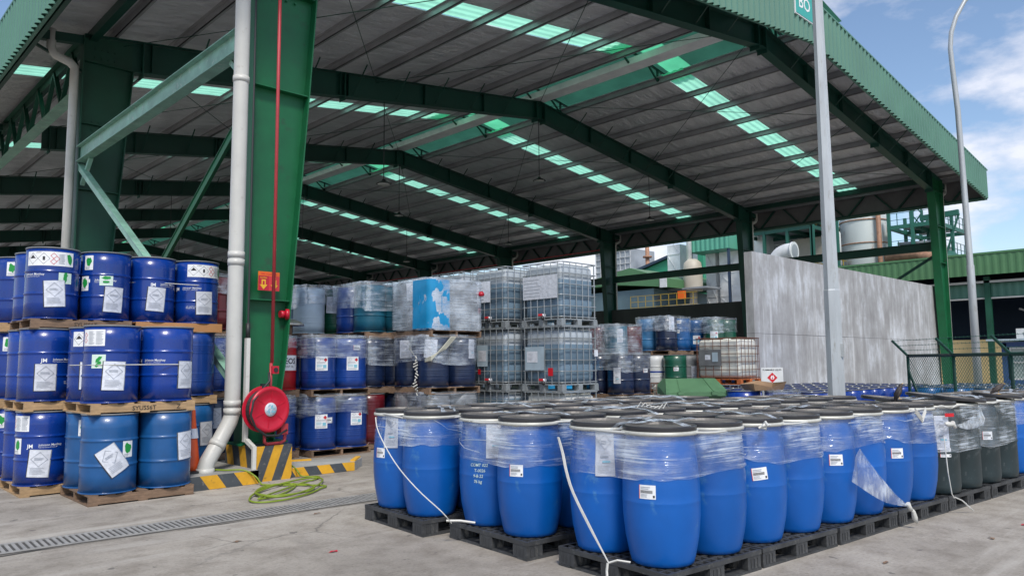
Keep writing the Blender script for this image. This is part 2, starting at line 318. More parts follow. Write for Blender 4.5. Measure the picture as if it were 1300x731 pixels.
# flat text as 2-D triangles
_txt = {}
def text_mesh(s, bold=.0):
    if (s, bold) not in _txt:
        cu = bpy.data.curves.new('txt', 'FONT'); cu.body = s; cu.size = 1; cu.offset = bold; cu.resolution_u = 2
        o = bpy.data.objects.new('txt', cu); COL.objects.link(o); bpy.context.view_layer.update()
        me = bpy.data.meshes.new_from_object(o.evaluated_get(bpy.context.evaluated_depsgraph_get()))
        vs = [(v.co.x, v.co.y) for v in me.vertices]; fs = [list(p.vertices) for p in me.polygons]
        bpy.data.objects.remove(o); bpy.data.curves.remove(cu); bpy.data.meshes.remove(me)
        _txt[(s, bold)] = (vs, fs, max([v[0] for v in vs]+[.1]))
    return _txt[(s, bold)]
class Sheet:
    """draws flat marks on a surface through fn(u, v, offset) -> 3-D"""
    def __init__(s, mb, fn, step=.05): s.mb, s.fn, s.step = mb, fn, step
    def rect(s, u0, v0, u1, v1, mat, o=.001, tilt=0, wav=0):
        n = max(1, int(abs(u1-u0)/s.step+.99)); nv = max(1, int(abs(v1-v0)/.08+.99)); cu, cv = (u0+u1)/2, (v0+v1)/2; vs = []
        for j in range(nv+1):
            for i in range(n+1):
                u, v = u0+(u1-u0)*i/n, v0+(v1-v0)*j/nv
                if tilt: u, v = cu+(u-cu)*math.cos(tilt)-(v-cv)*math.sin(tilt), cv+(u-cu)*math.sin(tilt)+(v-cv)*math.cos(tilt)
                vs.append(s.fn(u, v, o+(wav*(math.sin(i*2.3+j*1.7)*.5+.5) if wav else 0)))
        s.mb.add(vs, [(j*(n+1)+i, j*(n+1)+i+1, (j+1)*(n+1)+i+1, (j+1)*(n+1)+i) for j in range(nv) for i in range(n)], mat, bool(wav))
    def poly(s, pts, mat, o=.002): s.mb.add([s.fn(u, v, o) for u, v in pts], [list(range(len(pts)))], mat)
    def diamond(s, cu, cv, r, mat, o=.003, t=.12, fill=None):
        if fill is not None: s.poly([(cu-r, cv), (cu, cv-r), (cu+r, cv), (cu, cv+r)], fill, o-.0005)
        P = [(-1, 0), (0, -1), (1, 0), (0, 1)]
        for i in range(4):
            a, b = P[i], P[(i+1) % 4]; k = 1-t
            s.poly([(cu+a[0]*r, cv+a[1]*r), (cu+b[0]*r, cv+b[1]*r), (cu+b[0]*r*k, cv+b[1]*r*k), (cu+a[0]*r*k, cv+a[1]*r*k)], mat, o)
    def lines(s, u0, v0, u1, v1, n, mat, o=.003, fill=.35):
        h = (v1-v0)/n
        for i in range(n):
            e = u0+(u1-u0)*(.7+.3*random.random()); s.rect(u0, v0+h*(i+.3), e, v0+h*(i+.3+fill), mat, o)
    def text(s, t, u, v, size, mat, o=.004, bold=0., slant=0., align=0):
        vs, fs, w = text_mesh(t, bold); u -= w*size*align/2
        s.mb.add([s.fn(u+x*size+y*size*slant, v+y*size, o) for x, y in vs], fs, mat)
    def blob(s, cu, cv, ru, rv, mat, o=.004, rot=0., seed=0):
        rnd = random.Random(seed); pts = []
        for i in range(14):
            a = 2*PI*i/14; q = .75+.4*rnd.random(); x, y = math.cos(a)*ru*q, math.sin(a)*rv*q
            pts.append((cu+x*math.cos(rot)-y*math.sin(rot), cv+x*math.sin(rot)+y*math.cos(rot)))
        s.poly(pts, mat, o)
LM = ['paper', 'print_grey', 'print_black', 'print_red', 'print_green', 'label_mint', 'white_print', 'ghs_red', 'print_cyan', 'steel_green']
def cyl(R, ang):   # R: radius or function of z
    f = R if callable(R) else (lambda z: R)
    def fn(u, v, o):
        r = f(v); a = ang+u/.285; return ((r+o)*math.cos(a), (r+o)*math.sin(a), v)
    return fn
def draw_label(kind, fn, u, v, seed=0, tilt=0):
    mb = MB(); random.seed(seed*13+5); had_tilt = bool(tilt)
    if tilt:
        base, ct, st, cu_, cv_ = fn, math.cos(tilt), math.sin(tilt), u, v
        fn = lambda a, b, o: base(cu_+(a-cu_)*ct-(b-cv_)*st, cv_+(a-cu_)*st+(b-cv_)*ct, o)
        tilt = 0
    S = Sheet(mb, fn)
    if kind == 'pouch':      # clear document pouch with a sheet
        if not had_tilt: tl = (random.random()-.5)*.16; b0 = S.fn; S.fn = lambda a, b, o: b0(u+(a-u)*math.cos(tl)-(b-v)*math.sin(tl), v+(b-v)*math.cos(tl)+(a-u)*math.sin(tl), o)
        S.rect(u-.115, v-.16, u+.115, v+.16, 1, .004, tilt, .004); S.rect(u-.105, v-.155, u+.105, v+.155, 0, .0095, tilt, .004)
        S.diamond(u, v+.05, .085, 1, .017, .07); S.lines(u-.05, v+.04, u+.05, v+.07, 2, 1, .017); S.lines(u-.08, v-.12, u+.08, v-.04, 5, 1, .017, .25)
        S.rect(u-.115, v-.16, u-.106, v+.16, 2, .012, tilt)
    elif kind == 'ghs':      # wide hazard label
        S.rect(u-.27, v-.085, u+.27, v+.085, 6, .002)
        for i, c in enumerate((2, 2)): S.diamond(u-.19+.13*i, v, .068, c, .004, .06)
        S.poly([(u-.19-.04, v+.0), (u-.19+.04, v+.0), (u-.19, v+.045)], 2, .004)
        S.rect(u-.07, v-.02, u-.045, v+.025, 2, .004); S.diamond(u+.045, v+.035, .036, 3, .004, .18); S.diamond(u+.075, v-.0, .036, 3, .004, .18); S.diamond(u+.045, v-.035, .036, 3, .0045, .18)
        S.lines(u+.1, v-.06, u+.17, v+.06, 9, 1, .004); S.text('UN3077', u-.15, v+.066, .018, 2)
        S.blob(u+.22, v, .03, .07, 4, .005, .2, seed)
    elif kind == 'text':
        S.rect(u-.14, v-.09, u+.14, v+.09, 6, .002); S.diamond(u-.1, v+.03, .03, 3, .004, .2); S.diamond(u-.1, v-.03, .03, 3, .004, .2)
        S.lines(u-.05, v-.075, u+.03, v+.075, 11, 1, .004); S.lines(u+.045, v-.075, u+.125, v+.075, 11, 1, .004)
    elif kind == 'green':
        S.rect(u-.075, v-.075, u+.075, v+.075, 5, .002, tilt); S.blob(u, v+.02, .05, .022, 4, .004, .15+seed, seed); S.blob(u, v-.03, .045, .018, 4, .0045, .1+seed, seed+3)
    elif kind == 'greentall':
        S.rect(u-.06, v-.09, u+.06, v+.09, 6, .002, tilt); S.blob(u, v+.01, .04, .06, 4, .004, .1, seed); S.lines(u-.045, v-.08, u+.03, v-.05, 2, 1, .004)
    elif kind == 'small':    # barcode sticker
        S.rect(u-.062, v-.045, u+.062, v+.045, 6, .002, tilt)
        if not tilt:
            for i in range(14): S.rect(u-.05+i*.0065, v-.008, u-.05+i*.0065+.0035, v+.012, 2, .0035)
            S.lines(u-.05, v+.016, u+.03, v+.036, 2, 1, .0035); S.lines(u-.05, v-.036, u+.01, v-.012, 3, 1, .0035)
            S.rect(u+.042, v-.035, u+.055, v-.02, 2, .0035); S.rect(u-.062, v-.045, u-.058, v+.045, 3, .0035)
    elif kind == 'flam':
        S.rect(u-.1, v-.115, u+.1, v+.115, 6, .002); S.diamond(u+.06, v+.06, .032, 3, .004, .2, 7); S.diamond(u-.045, v+.065, .028, 1, .004, .15)
        S.lines(u-.08, v-.0, u+.08, v+.03, 2, 1, .004); S.lines(u-.08, v-.06, u+.02, v-.01, 4, 8, .004); S.rect(u+.02, v-.07, u+.075, v-.02, 8, .004); S.lines(u-.08, v-.105, u+.08, v-.075, 2, 1, .004)
    elif kind == 'strip':    # tall hanging sheet
        S.rect(u-.075, v-.17, u+.075, v+.17, 0, .006, tilt, .006); S.diamond(u, v+.07, .055, 1, .0155, .07); S.lines(u-.03, v+.05, u+.03, v+.085, 2, 1, .0155)
        S.lines(u-.035, v-.05, u+.04, v-.015, 1, 1, .0155); S.rect(u-.02, v-.075, u+.04, v-.062, 8, .0155); S.lines(u-.055, v-.15, u+.055, v-.09, 4, 1, .0155, .2)
    elif kind == 'logo':
        S.text('JM', u-.2, v, .062, 6, .003, .02, 0); S.text('Johnson Matthey', u-.08, v+.02, .036, 6, .003, .006); S.text('Inspiring science, enhancing life', u-.08, v, .0155, 6, .003)
    elif kind == 'mark':
        S.text('UN 1A2/Y1.4/250', u, v+.02, .022, 6, .003); S.text('MADE IN UK', u, v, .02, 6, .003)
    elif kind == 'eneos':
        S.rect(u-.34, v-.13, u+.34, v+.13, 6, .002); S.text('ENEOS', u, v-.01, .13, 2, .004, .02, 0, 1); S.text('LUBRICANT OIL', u, v-.07, .045, 2, .004, 0, 0, 1)
    elif kind == 'hand':
        for i, (t, du) in enumerate((('COMT 022', 0), ('T-0026', .04), ('9-8-22', .03), ('76 kg', .035))): S.text(t, u-.07+du, v+.08-i*.045, .036, 5, .003, .004, .15)
    return mb
LNAME = {'pouch': 'document_pouch', 'ghs': 'hazard_label', 'text': 'hazard_label', 'green': 'green_sticker', 'greentall': 'green_sticker', 'small': 'barcode_sticker',
         'flam': 'hazard_label', 'strip': 'document_sheet', 'logo': 'printed_logo', 'mark': 'printed_mark', 'eneos': 'printed_logo', 'hand': 'chalk_writing'}
def add_label(root, kind, R, ang, v, seed=0, u=0, tilt=0):
    draw_label(kind, cyl(R, ang), u, v, seed, tilt).build(LNAME[kind], LM, root)

# ---------------------------------------------------------------- ground
g = MB(); g.add([(-400, -400, 0), (600, -400, 0), (600, 600, 0), (-400, 600, 0)], [(0, 1, 2, 3)]); tag(g.build('ground', 'concrete_ground'), kind='structure')

# ================================================================ the shed
XL, XR, Y0, BAY, NF = 4.5, 34.45, 9.95, 8.63, 10
RX = 19.35
def ztop(x): return 10.92 - .133*abs(x-RX)          # top of rafters
shed = empty('open_shed', (XL, Y0, 0)); tag(shed, 'large green steel open-sided storage shed with low gable roof and translucent roof strips', 'shed')
SH = Vector((XL, Y0, 0))
def sb(mb, name, mats, parent=None):
    """build in world coordinates, parented under the shed"""
    mb.v = [(x-SH.x, y-SH.y, z) for x, y, z in mb.v]; return mb.build(name, mats, parent or shed)
def plate(mb, p, q, y, w, t, mat=0):   # flange running p->q in the XZ plane, width w along Y
    mb.bar((p[0], y, p[1]), (q[0], y, q[1]), w, t, mat)
fb_far = MB()
for i in range(NF):
    y = Y0 + BAY*i
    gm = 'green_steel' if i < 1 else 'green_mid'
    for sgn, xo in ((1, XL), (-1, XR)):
        X = lambda d: xo+sgn*d
        inner = [(.42, .0), (.58, 1.6), (.86, 5.4), (1.05, 8.34)]
        mb = MB()
        poly = [(X(.01), .44 if sgn > 0 and i == 0 else .0)]+[(X(a), max(z, .44) if sgn > 0 and i == 0 else z) for a, z in inner]+[(X(1.05), ztop(X(1.05))-.02), (X(.01), ztop(X(.01))-.02)]
        mb.prism(poly, lambda u, v, t, y=y: (u, t, v), y-.008, y+.008)
        z0 = poly[0][1]
        plate(mb, (X(0), z0), (X(0), ztop(X(0))), y, .3, .02)
        for a, b in zip(inner, inner[1:]): plate(mb, (X(a[0]), max(a[1], z0)), (X(b[0]), b[1]), y, .3, .02)
        for zz, d in ((2.38, .62), (5.4, .85), (8.34, 1.03), (6.9, .94)):
            mb.box(min(X(.012), X(d)), max(X(.012), X(d)), y-.13, y+.13, zz, zz+.016)
        mb.cbox((X(.25), y, z0+.012), (.7, .42, .024))
        for zz in (8.5, 8.7, 6.8, 7.0):
            for k in range(4):
                a = X(.25+.14*k); mb.tube([(a, y-.02, zz), (a, y-.045, zz)], .018, 6)
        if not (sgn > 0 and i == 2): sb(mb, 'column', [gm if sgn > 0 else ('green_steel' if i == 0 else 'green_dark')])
        # rafter half
        x1 = X(1.05); mb = MB(); zb = 8.34
        poly = [(x1, zb), (RX, 10.3), (RX, ztop(RX)-.02), (x1, ztop(x1)-.02)]
        mb.prism(poly, lambda u, v, t, y=y: (u, t, v), y-.007, y+.007)
        plate(mb, (x1, zb), (RX, 10.3), y, .28, .02); plate(mb, (X(0), ztop(X(0))), (RX, ztop(RX)), y, .28, .02)
        for f in (.03, .2, .4, .42, .62, .8, .985):
            xx = x1+(RX-x1)*f; lo = zb+(10.3-zb)*f; mb.box(xx-.008, xx+.008, y-.13, y+.13, lo, ztop(xx)-.02)
        for f in (.41, .985, .015):
            xx = x1+(RX-x1)*f; lo = zb+(10.3-zb)*f; mb.box(xx-.012, xx+.012, y-.15, y+.15, lo-.12, ztop(xx))
        rf = sb(mb, 'rafter', ['green_dark'])
        # fly braces
        for k in range(1, 9):
            xx = x1+(RX-x1)*k/9.2; lo = zb+(10.3-zb)*k/9.2
            for sy in (-1, 1):
                fb = MB() if i < 3 else fb_far
                fb.bar((xx, y+sy*.05, lo+.1), (xx, y+sy*.75, ztop(xx)+.1), .04, .012)
                if i < 3: sb(fb, 'fly_brace', ['green_dark'])
tag(sb(fb_far, 'fly_brace', ['green_dark']), kind='stuff')
# purlins
YA, YB = 8.4, Y0+BAY*(NF-1)+1.5
XE0, XE1 = 3.15, 35.25
pur = []
n = 10
for sgn in (1, -1):
    for k in range(n+1):
        d = 1.35+(XE1-RX-1.35-.25)*k/n; x = RX+sgn*d; z = ztop(x)+.035
        mb = MB(); mb.box(x-.012, x+.012, YA+.05, YB, z, z+.175); mb.box(x-.012, x+.07, YA+.05, YB, z, z+.012); mb.box(x-.08, x+.012, YA+.05, YB, z+.165, z+.175)
        sb(mb, 'purlin', ['purlin_grey'])
# roof sheets with a translucent strip in every bay
def slope_sheet(mb, xa, xb, ya, yb, th=.012, dz=.22, wav=0):
    if not wav:
        v = [(x, y, ztop(x)+dz+t) for t in (0, th) for y in (ya, yb) for x in (xa, xb)]
        mb.add(v, [(0, 2, 3, 1), (4, 5, 7, 6), (0, 1, 5, 4), (2, 6, 7, 3), (0, 4, 6, 2), (1, 3, 7, 5)])
    else:
        k = int((yb-ya)/wav); vs = []
        for i in range(k+1):
            y = ya+(yb-ya)*i/k; h = (0, .03, .03, 0)[i % 4]
            for x in (xa, xb): vs.append((x, y, ztop(x)+dz+h))
        mb.add(vs, [(2*i, 2*i+1, 2*i+3, 2*i+2) for i in range(k)])
for sgn in (1, -1):
    xa, xb = RX+sgn*1.25, (XE1-.02 if sgn > 0 else XE0+.02)
    edges = [YA+.02]
    for i in range(-1, NF-1):
        c = Y0+BAY*(i+.43)
        if i < 0: continue
        edges += [c-.42, c+.42]
    edges.append(YB)
    mb = MB()
    for a, b in zip(edges[::2], edges[1::2]): slope_sheet(mb, xa, xb, a, b)
    sb(mb, 'roof_sheet', ['roof_foil'])
    for a, b in zip(edges[1::2], edges[2::2]):
        mb = MB(); slope_sheet(mb, xa, xb, a-.03, b+.03, dz=.235, wav=.06); sb(mb, 'skylight_strip', ['skylight_green'])
# ridge monitor: raised roof over the slot
def monitor_strip(ya, yb, mat, name):
    mb = MB()
    for sgn in (1, -1):
        xe = RX+sgn*2.0; v = [(x, y, z) for (x, z) in ((RX, 11.5), (xe, 11.16), (RX, 11.52), (xe, 11.18)) for y in (ya, yb)]
        mb.add(v, [(0, 1, 3, 2), (4, 6, 7, 5), (0, 2, 6, 4), (1, 5, 7, 3), (2, 3, 7, 6)])
    sb(mb, name, [mat])
ye = [YA]+[y for i in range(NF-1) for y in (Y0+BAY*(i+.43)-.42, Y0+BAY*(i+.43)+.42)]+[YB]
for i in range(len(ye)-1): monitor_strip(ye[i]+.004, ye[i+1]-.004, 'skylight_green' if i % 2 else 'monitor_green', 'monitor_roof')
for i in range(NF):
    for yy in (Y0+BAY*i+.1, Y0+BAY*(i+.5)):
        for sgn in (1, -1):
            xe = RX+sgn*1.95; xi = RX+sgn*1.3; mb = MB()
            mb.bar((xi, yy, ztop(xi)+.1), (xi, yy, 11.26), .06, .06); mb.bar((xi, yy, ztop(xi)+.1), (RX+sgn*.7, yy, 11.33), .05, .05); mb.bar((RX, yy, 11.46), (xe, yy, 11.13), .06, .06); mb.bar((RX+sgn*.7, yy, 11.33), (RX+sgn*.28, yy, 11.05), .05, .05)
            sb(mb, 'monitor_truss', ['green_dark'])
mb = MB(); mb.box(RX-.28, RX+.28, YA+.3, YB, 10.98, 11.0); mb.box(RX-.28, RX-.26, YA+.3, YB, 11.0, 11.2); mb.box(RX+.26, RX+.28, YA+.3, YB, 11.0, 11.2); sb(mb, 'ridge_channel', ['channel_grey'])
# fascias of trapezoid sheet
def corr(pts_bot, pts_top, along, step, depth, nrm):
    """ribbed sheet between a bottom and a top line (functions of s), offset along nrm"""
    mb = MB(); k = int(along/step); vs = []
    prof = (0, 0, 1, 1)
    for i in range(k+1):
        s = i*step; o = Vector(nrm)*depth*prof[i % 4]
        vs += [tuple(Vector(pts_bot(s))+o), tuple(Vector(pts_top(s))+o)]
    mb.add(vs, [(2*i, 2*i+2, 2*i+3, 2*i+1) for i in range(k)])
    return mb
def gz0(x): return 9.92 - .122*abs(x-RX)
def gz1(x): return 11.12 - .122*abs(x-RX)
mb = corr(lambda s: (XE0+s, YA, gz0(XE0+s)), lambda s: (XE0+s, YA, gz1(XE0+s)), XE1-XE0, .065, .08, (0, -1, 0))
gf = sb(mb, 'gable_fascia', ['fascia_green'])
mb = MB()
for a, b in ((XE0, RX), (RX, XE1)):
    mb.bar((a, YA, gz1(a)+.02), (b, YA, gz1(b)+.02), .16, .05); mb.bar((a, YA+.03, gz0(a)+.02), (b, YA+.03, gz0(b)+.02), .05, .05)
sb(mb, 'fascia_capping', ['fascia_green'])
for xe, nx in ((XE0, -1), (XE1, 1)):
    zt, zb = gz1(xe), gz0(xe)
    mb = corr(lambda s: (xe, YA+s, zb), lambda s: (xe, YA+s, zt), YB-YA, .065, .08, (nx, 0, 0)); sb(mb, 'eave_fascia', ['fascia_green'])
    mb = MB(); mb.bar((xe, YA, zt+.02), (xe, YB, zt+.02), .16, .05); mb.bar((xe-nx*.03, YA, zb+.02), (xe-nx*.03, YB, zb+.02), .06, .06); sb(mb, 'fascia_capping', ['fascia_green'])
    mb = MB(); mb.add([(xe-nx*.05, y, z) for y in (YA+.05, YB) for z in (zb+.03, zt)], [(0, 1, 3, 2)]); mb.box(xe-nx*.75, xe-nx*.02, YA+.1, YB, zt-.1, zt-.07) ; sb(mb, 'fascia_lining', ['fascia_inside'])
    mb = MB(); xt = xe-nx*.16
    mb.bar((xt, YA+.2, zb+.08), (xt, YB, zb+.08), .08, .08); mb.bar((xt, YA+.2, zt-.16), (xt, YB, zt-.16), .08, .08)
    k = int((YB-YA)/2.16)
    for i in range(k):
        y = YA+.4+i*2.16; mb.bar((xt, y, zt-.18), (xt, y+.85, zb+.1), .1, .06); mb.bar((xt, y+1.05, zb+.1), (xt, y+1.9, zt-.18), .1, .06)
    sb(mb, 'eave_truss', ['green_dark'])
    # outriggers from the columns
    xc = XL if nx < 0 else XR
    for i in range(NF):
        mb = MB(); y = Y0+BAY*i; mb.bar((xc, y, ztop(xc)-.12), (xe-nx*.1, y, ztop(xe)-.1), .16, .2); mb.bar((xc, y, 8.1), (xe-nx*.12, y, ztop(xe)-.15), .06, .06)
        sb(mb, 'outrigger', ['green_dark'])
    # eave strut, side beam
    mb = MB(); mb.bar((xc+nx*-.2, Y0, 8.98), (xc+nx*-.2, YB-1.4, 8.98), .16, .22); sb(mb, 'eave_strut', ['green_dark'])
for i in range(NF-1):
    for xc in (XR-.22,) if i else (XR-.22, XL+.03):
        mb = MB(); a, b = Y0+BAY*i+.16, Y0+BAY*(i+1)-.16
        mb.box(xc-.011, xc+.011, a, b, 6.0, 6.32); mb.box(xc-.1, xc+.1, a, b, 6.32, 6.335); mb.box(xc-.1, xc+.1, a, b, 5.985, 6.0)
        if xc < 10:
            mb.bar((xc+.05, a, 5.5), (xc+.05, a+.6, 5.98), .08, .08); mb.bar((xc+.05, b, 5.5), (xc+.05, b-.6, 5.98), .08, .08)
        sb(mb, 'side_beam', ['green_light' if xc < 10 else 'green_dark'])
mb = MB(); ya, yb, zl, zu = Y0+BAY+.5, Y0+BAY*3-.2, 7.85, 9.0; xg = XL+.12
mb.box(xg-.14, xg+.14, ya, yb, zl-.02, zl); mb.box(xg-.012, xg+.012, ya, yb, zl, zl+.12); sb(mb, 'girder_chord', ['green_light']); mb = MB()
mb.box(xg-.12, xg+.12, ya, yb, zu, zu+.015); mb.box(xg-.012, xg+.012, ya, yb, zu-.2, zu)
k = 10
for i in range(k):
    a = ya+(yb-ya)*i/k; b = ya+(yb-ya)*(i+1)/k; mb.bar((xg, a, zl+.05), (xg, (a+b)/2, zu-.05), .1, .08); mb.bar((xg, (a+b)/2, zu-.05), (xg, b, zl+.05), .1, .08)
sb(mb, 'lattice_girder', ['green_mid'])
# X bracing in the first left bay and on the right side
def angle(mb, p, q, w):
    p, q = Vector(p), Vector(q); mb.bar(p, q, .012, w); mb.bar(p+Vector((.045, 0, w/2)), q+Vector((.045, 0, w/2)), w, .012)
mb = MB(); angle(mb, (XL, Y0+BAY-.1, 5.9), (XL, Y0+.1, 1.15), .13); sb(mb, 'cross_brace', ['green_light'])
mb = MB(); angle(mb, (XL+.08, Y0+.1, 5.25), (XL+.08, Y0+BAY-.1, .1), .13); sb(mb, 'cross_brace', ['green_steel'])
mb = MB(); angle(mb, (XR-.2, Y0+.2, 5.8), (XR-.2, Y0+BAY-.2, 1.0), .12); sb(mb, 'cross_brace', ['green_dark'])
# roof rod bracing and red sprinkler pipe
mb = MB()
for i in (0, 1, 2, 4):
    for xa, xb in ((RX-14, RX-7), (RX-7, RX), (RX, RX+7), (RX+7, RX+14)):
        for p, q in ((xa, xb), (xb, xa)): mb = MB(); mb.tube([(p, Y0+BAY*i, ztop(p)-.12), (q, Y0+BAY*(i+1), ztop(q)-.12)], .01, 5); sb(mb, 'rod_brace', ['green_dark'])
mb = MB(); mb.tube([(XR+.2, Y0+BAY*2, 8.1), (XR+.2, YB, 8.1)], .035, 6); sb(mb, 'sprinkler_pipe', ['red_pipe'])
# downpipes
def downpipe(mb, x, y, sx, zt=8.75, r=.07, to=0.):
    """elbow from the gutter back to the column face"""
    g = x+sx*.62
    mb.tube([(g, y, zt+.15), (g, y, zt-.25), (g-sx*.03, y, zt-.35), (g-sx*.12, y, zt-.42), (x+sx*.14+sx*.1, y, zt-.5), (x+sx*.14, y, zt-.6), (x+sx*.14, y, zt-.75), (x+sx*.14, y, to)], r, 12)
for i in range(NF):
    mb = MB(); downpipe(mb, XR, Y0+BAY*i-.05, 1, 8.85, .075, 4.4 if i else .1); sb(mb, 'downpipe', ['pvc_white'])
mb = MB(); downpipe(mb, XL-.0, Y0+BAY+.0, -1, 8.75, .095, .1); sb(mb, 'downpipe', ['pvc_white'])
px, py = 4.28, 9.7
mb = MB(); R_ = .1
mb.tube([(3.9, py, 8.9), (3.95, py, 8.6), (px-.05, py, 8.3), (px, py, 8.15), (px, py, 1.0), (px, py, .86), (px-.03, py, .76), (px-.2, py-.06, .5), (px-.34, py-.1, .3), (px-.37, py-.11, .22), (px-.37, py-.11, .13)], R_, 18)
for z in (2.85, 2.95, 5.35, 1.0, .9): mb.tube([(px, py, z-.04), (px, py, z+.04)], R_+.008, 18)
mb.tube([(px-.19, py-.055, .52), (px-.23, py-.07, .46)], R_+.008, 18); mb.tube([(px-.37, py-.11, .135), (px-.37, py-.11, .22)], R_+.01, 18)
sb(mb, 'downpipe', ['pvc_white'])
mb = MB(); mb.box(4.42, 4.47, 9.62, 9.69, .5, 1.85); mb.bar((4.445, 9.6, .52), (4.455, 9.42, .44), .05, .05); mb.box(4.425, 4.475, 9.375, 9.415, .16, .46); sb(mb, 'cable_trunking', ['pvc_white'])
mb = MB(); mb.tube([(4.45, 9.66, 1.85), (4.45, 9.66, 2.05)], .03, 8); mb.tube([(4.45, 9.66, 2.05), (4.46, 9.7, 8.5)], .014, 6); sb(mb, 'conduit', ['rubber_black'])
# sign on the gable
sg = MB(); xs = 18.8; zs = 10.85
sg.box(xs-.55, xs+.55, YA-.1, YA-.06, zs-.45, zs+.35, 0); sg.box(xs-.58, xs+.58, YA-.09, YA-.05, zs-.48, zs+.38, 1)
S = Sheet(sg, lambda u, v, o: (xs+u, YA-.1-o, zs+v)); S.text('BO', -.42, -.25, .5, 1, .004, .01)
o = sg.build('gable_sign', ['sign_teal', 'white_print']); tag(o, 'teal sign with white letters BO on the gable fascia behind the lamp post', 'sign')
# hanging high-bay lamps
for i in range(1, 6):
    for j, (x, dz) in enumerate(((RX, 2.3), (RX-6.7, 2.6), (RX+6.7, 2.0))):
        y = Y0+BAY*i
        t = empty('pendant_lamp', (x, y, ztop(x)-.6-dz)); tag(t, None, 'lamp', 'dark lamps hanging from the rafters')
        t['label'] = 'small dark high-bay lamp hanging on a rod from the %s rafter, %s' % (ORD[i], ('under the ridge', 'over the left half', 'over the right half')[j])
        mb = MB(); mb.tube([(0, 0, .12), (0, 0, dz)], .014, 5); mb.build('rod', 'rubber_black', t)
        mb = MB(); mb.lathe([(.05, .14), (.06, .1), (.2, .02), (.24, 0), (.2, -.01)], 16); mb.build('lamp_shade', 'rubber_black', t)
        mb = MB(); mb.lathe([(.19, -.012), (.12, -.03), (.02, -.04)], 16); mb.build('lamp_lens', 'lens_white', t)

# plinth and striped kerbs
def stripes(mb, fn, L, h, period=.26, slant=.18, dark=1, yellow=2):
    """yellow/charcoal slanted stripes over [0,L]x[0,h]"""
    u = -slant-period; i = 0
    while u < L:
        pts = [(u, 0), (u+period, 0), (u+period+slant, h), (u+slant, h)]
        # clip to 0..L
        def clip(P, a, s):
            out = []
            for k in range(len(P)):
                p, q = P[k], P[(k+1) % len(P)]; ip, iq = s*(p[0]-a) >= 0, s*(q[0]-a) >= 0
                if ip: out.append(p)
                if ip != iq: t = (a-p[0])/(q[0]-p[0]); out.append((a, p[1]+(q[1]-p[1])*t))
            return out
        P = clip(clip(pts, 0, 1), L, -1) if pts else []
        if len(P) > 2: mb.add([fn(a, b) for a, b in P], [list(range(len(P)))], yellow if i % 2 else dark)
        u += period; i += 1
KM = ['kerb_top', 'charcoal_paint', 'yellow_paint']
mb = MB(); x0, x1, y0, y1, h = 4.47, 4.98, 9.4, 10.3, .45
mb.box(x0, x1, y0, y1, 0, h, 1)
stripes(mb, lambda a, b: (x0+a, y0-.003, b), x1-x0, h, .13, .16); stripes(mb, lambda a, b: (x0-.003, y1-a, b), y1-y0, h, .2, -.14)
o = mb.build('column_plinth', KM); tag(o, 'concrete column base painted with slanted yellow and black stripes', 'plinth')
mb = MB(); mb.box(3.3, 4.465, 9.28, 10.6, .004, .17, 0); mb.add([], [])
stripes(mb, lambda a, b: (3.3+a, 9.277, .004+b*1.0), 1.165, .166, .21, -.12); mb.box(3.3, 4.465, 9.28, 9.281, .0, .17, 1)
tag(mb.build('kerb', KM), kind='structure')
mb = MB(); mb.prism([(4.99, 9.45), (5.95, 9.4), (6.3, 9.75), (5.2, 10.2), (4.99, 10.25)], lambda u, v, t: (u, v, t), .004, .125, 0)
stripes(mb, lambda a, b: (4.99+a, 9.447-.05*a/.96, .004+b), .96, .12, .19, -.08)
mb.bar((5.95, 9.45, .13), (6.25, 9.78, .13), .07, .03, 2); mb.bar((5.2, 10.15, .13), (5.6, 10.0, .13), .07, .03, 2)
tag(mb.build('kerb', KM), kind='structure')

# white partition wall and dark side wall
t = empty('partition_wall', (19.0, 10.2, 0)); tag(t, 'tall whitewashed concrete partition wall with grey streaks under the roof edge', 'wall')
for k in range(5):
    for zz0, zz1 in ((0, 2.236), (2.244, 4.48)):
        a_, b_ = k*3.04+.004, (k+1)*3.04-.004; c_ = .012; o_ = .004*((k*2+(zz0 > 0)) % 3)
        mb = MB(); mb.prism([(a_+c_, o_), (b_-c_, o_), (b_, o_+c_), (b_, .25), (a_, .25), (a_, o_+c_)], lambda u, v, t_: (u, v, t_), zz0, zz1); mb.build('panel', 'precast_white', t)
mb = MB(); mb.box(XR-.25, XR-.05, Y0+BAY+.25, YB, 0, 4.44); o = mb.build('side_wall', 'concrete_dark'); tag(o, 'dark grey concrete wall along the far right side of the shed', 'wall')

# drain grate
dr = MB(); th = -.045
def dW(u, v, z): return (u*math.cos(th)-v*math.sin(th), 7.62+u*math.sin(th)+v*math.cos(th), z)
dr.add([dW(-4, -.22, .003), dW(30, -.22, .003), dW(30, .2, .003), dW(-4, .2, .003)], [(0, 1, 2, 3)], 1)
dr.box(-4, 30, -.2, -.17, .004, .012, 0, lambda p: Vector(dW(*p))); dr.box(-4, 30, .16, .19, .004, .012, 0, lambda p: Vector(dW(*p)))
for i in range(400):
    u = -3+i*.05
    if u > 17: break
    dr.box(u, u+.026, -.17, .16, .0045, .01, 0, lambda p: Vector(dW(*p)))
rnd = random.Random(3); pts = []
for i in range(90):
    u = -3+i*.22; pts.append(dW(u, -.235-.03*rnd.random(), .0045)); 
vs = []
for i, p in enumerate(pts): wd = .006+.03*rnd.random()*(1 if i % 9 < 4 else .15); vs += [p, (p[0], p[1]-wd, p[2])]
dr.add(vs, [(2*i, 2*i+1, 2*i+3, 2*i+2) for i in range(len(pts)-1)], 1)
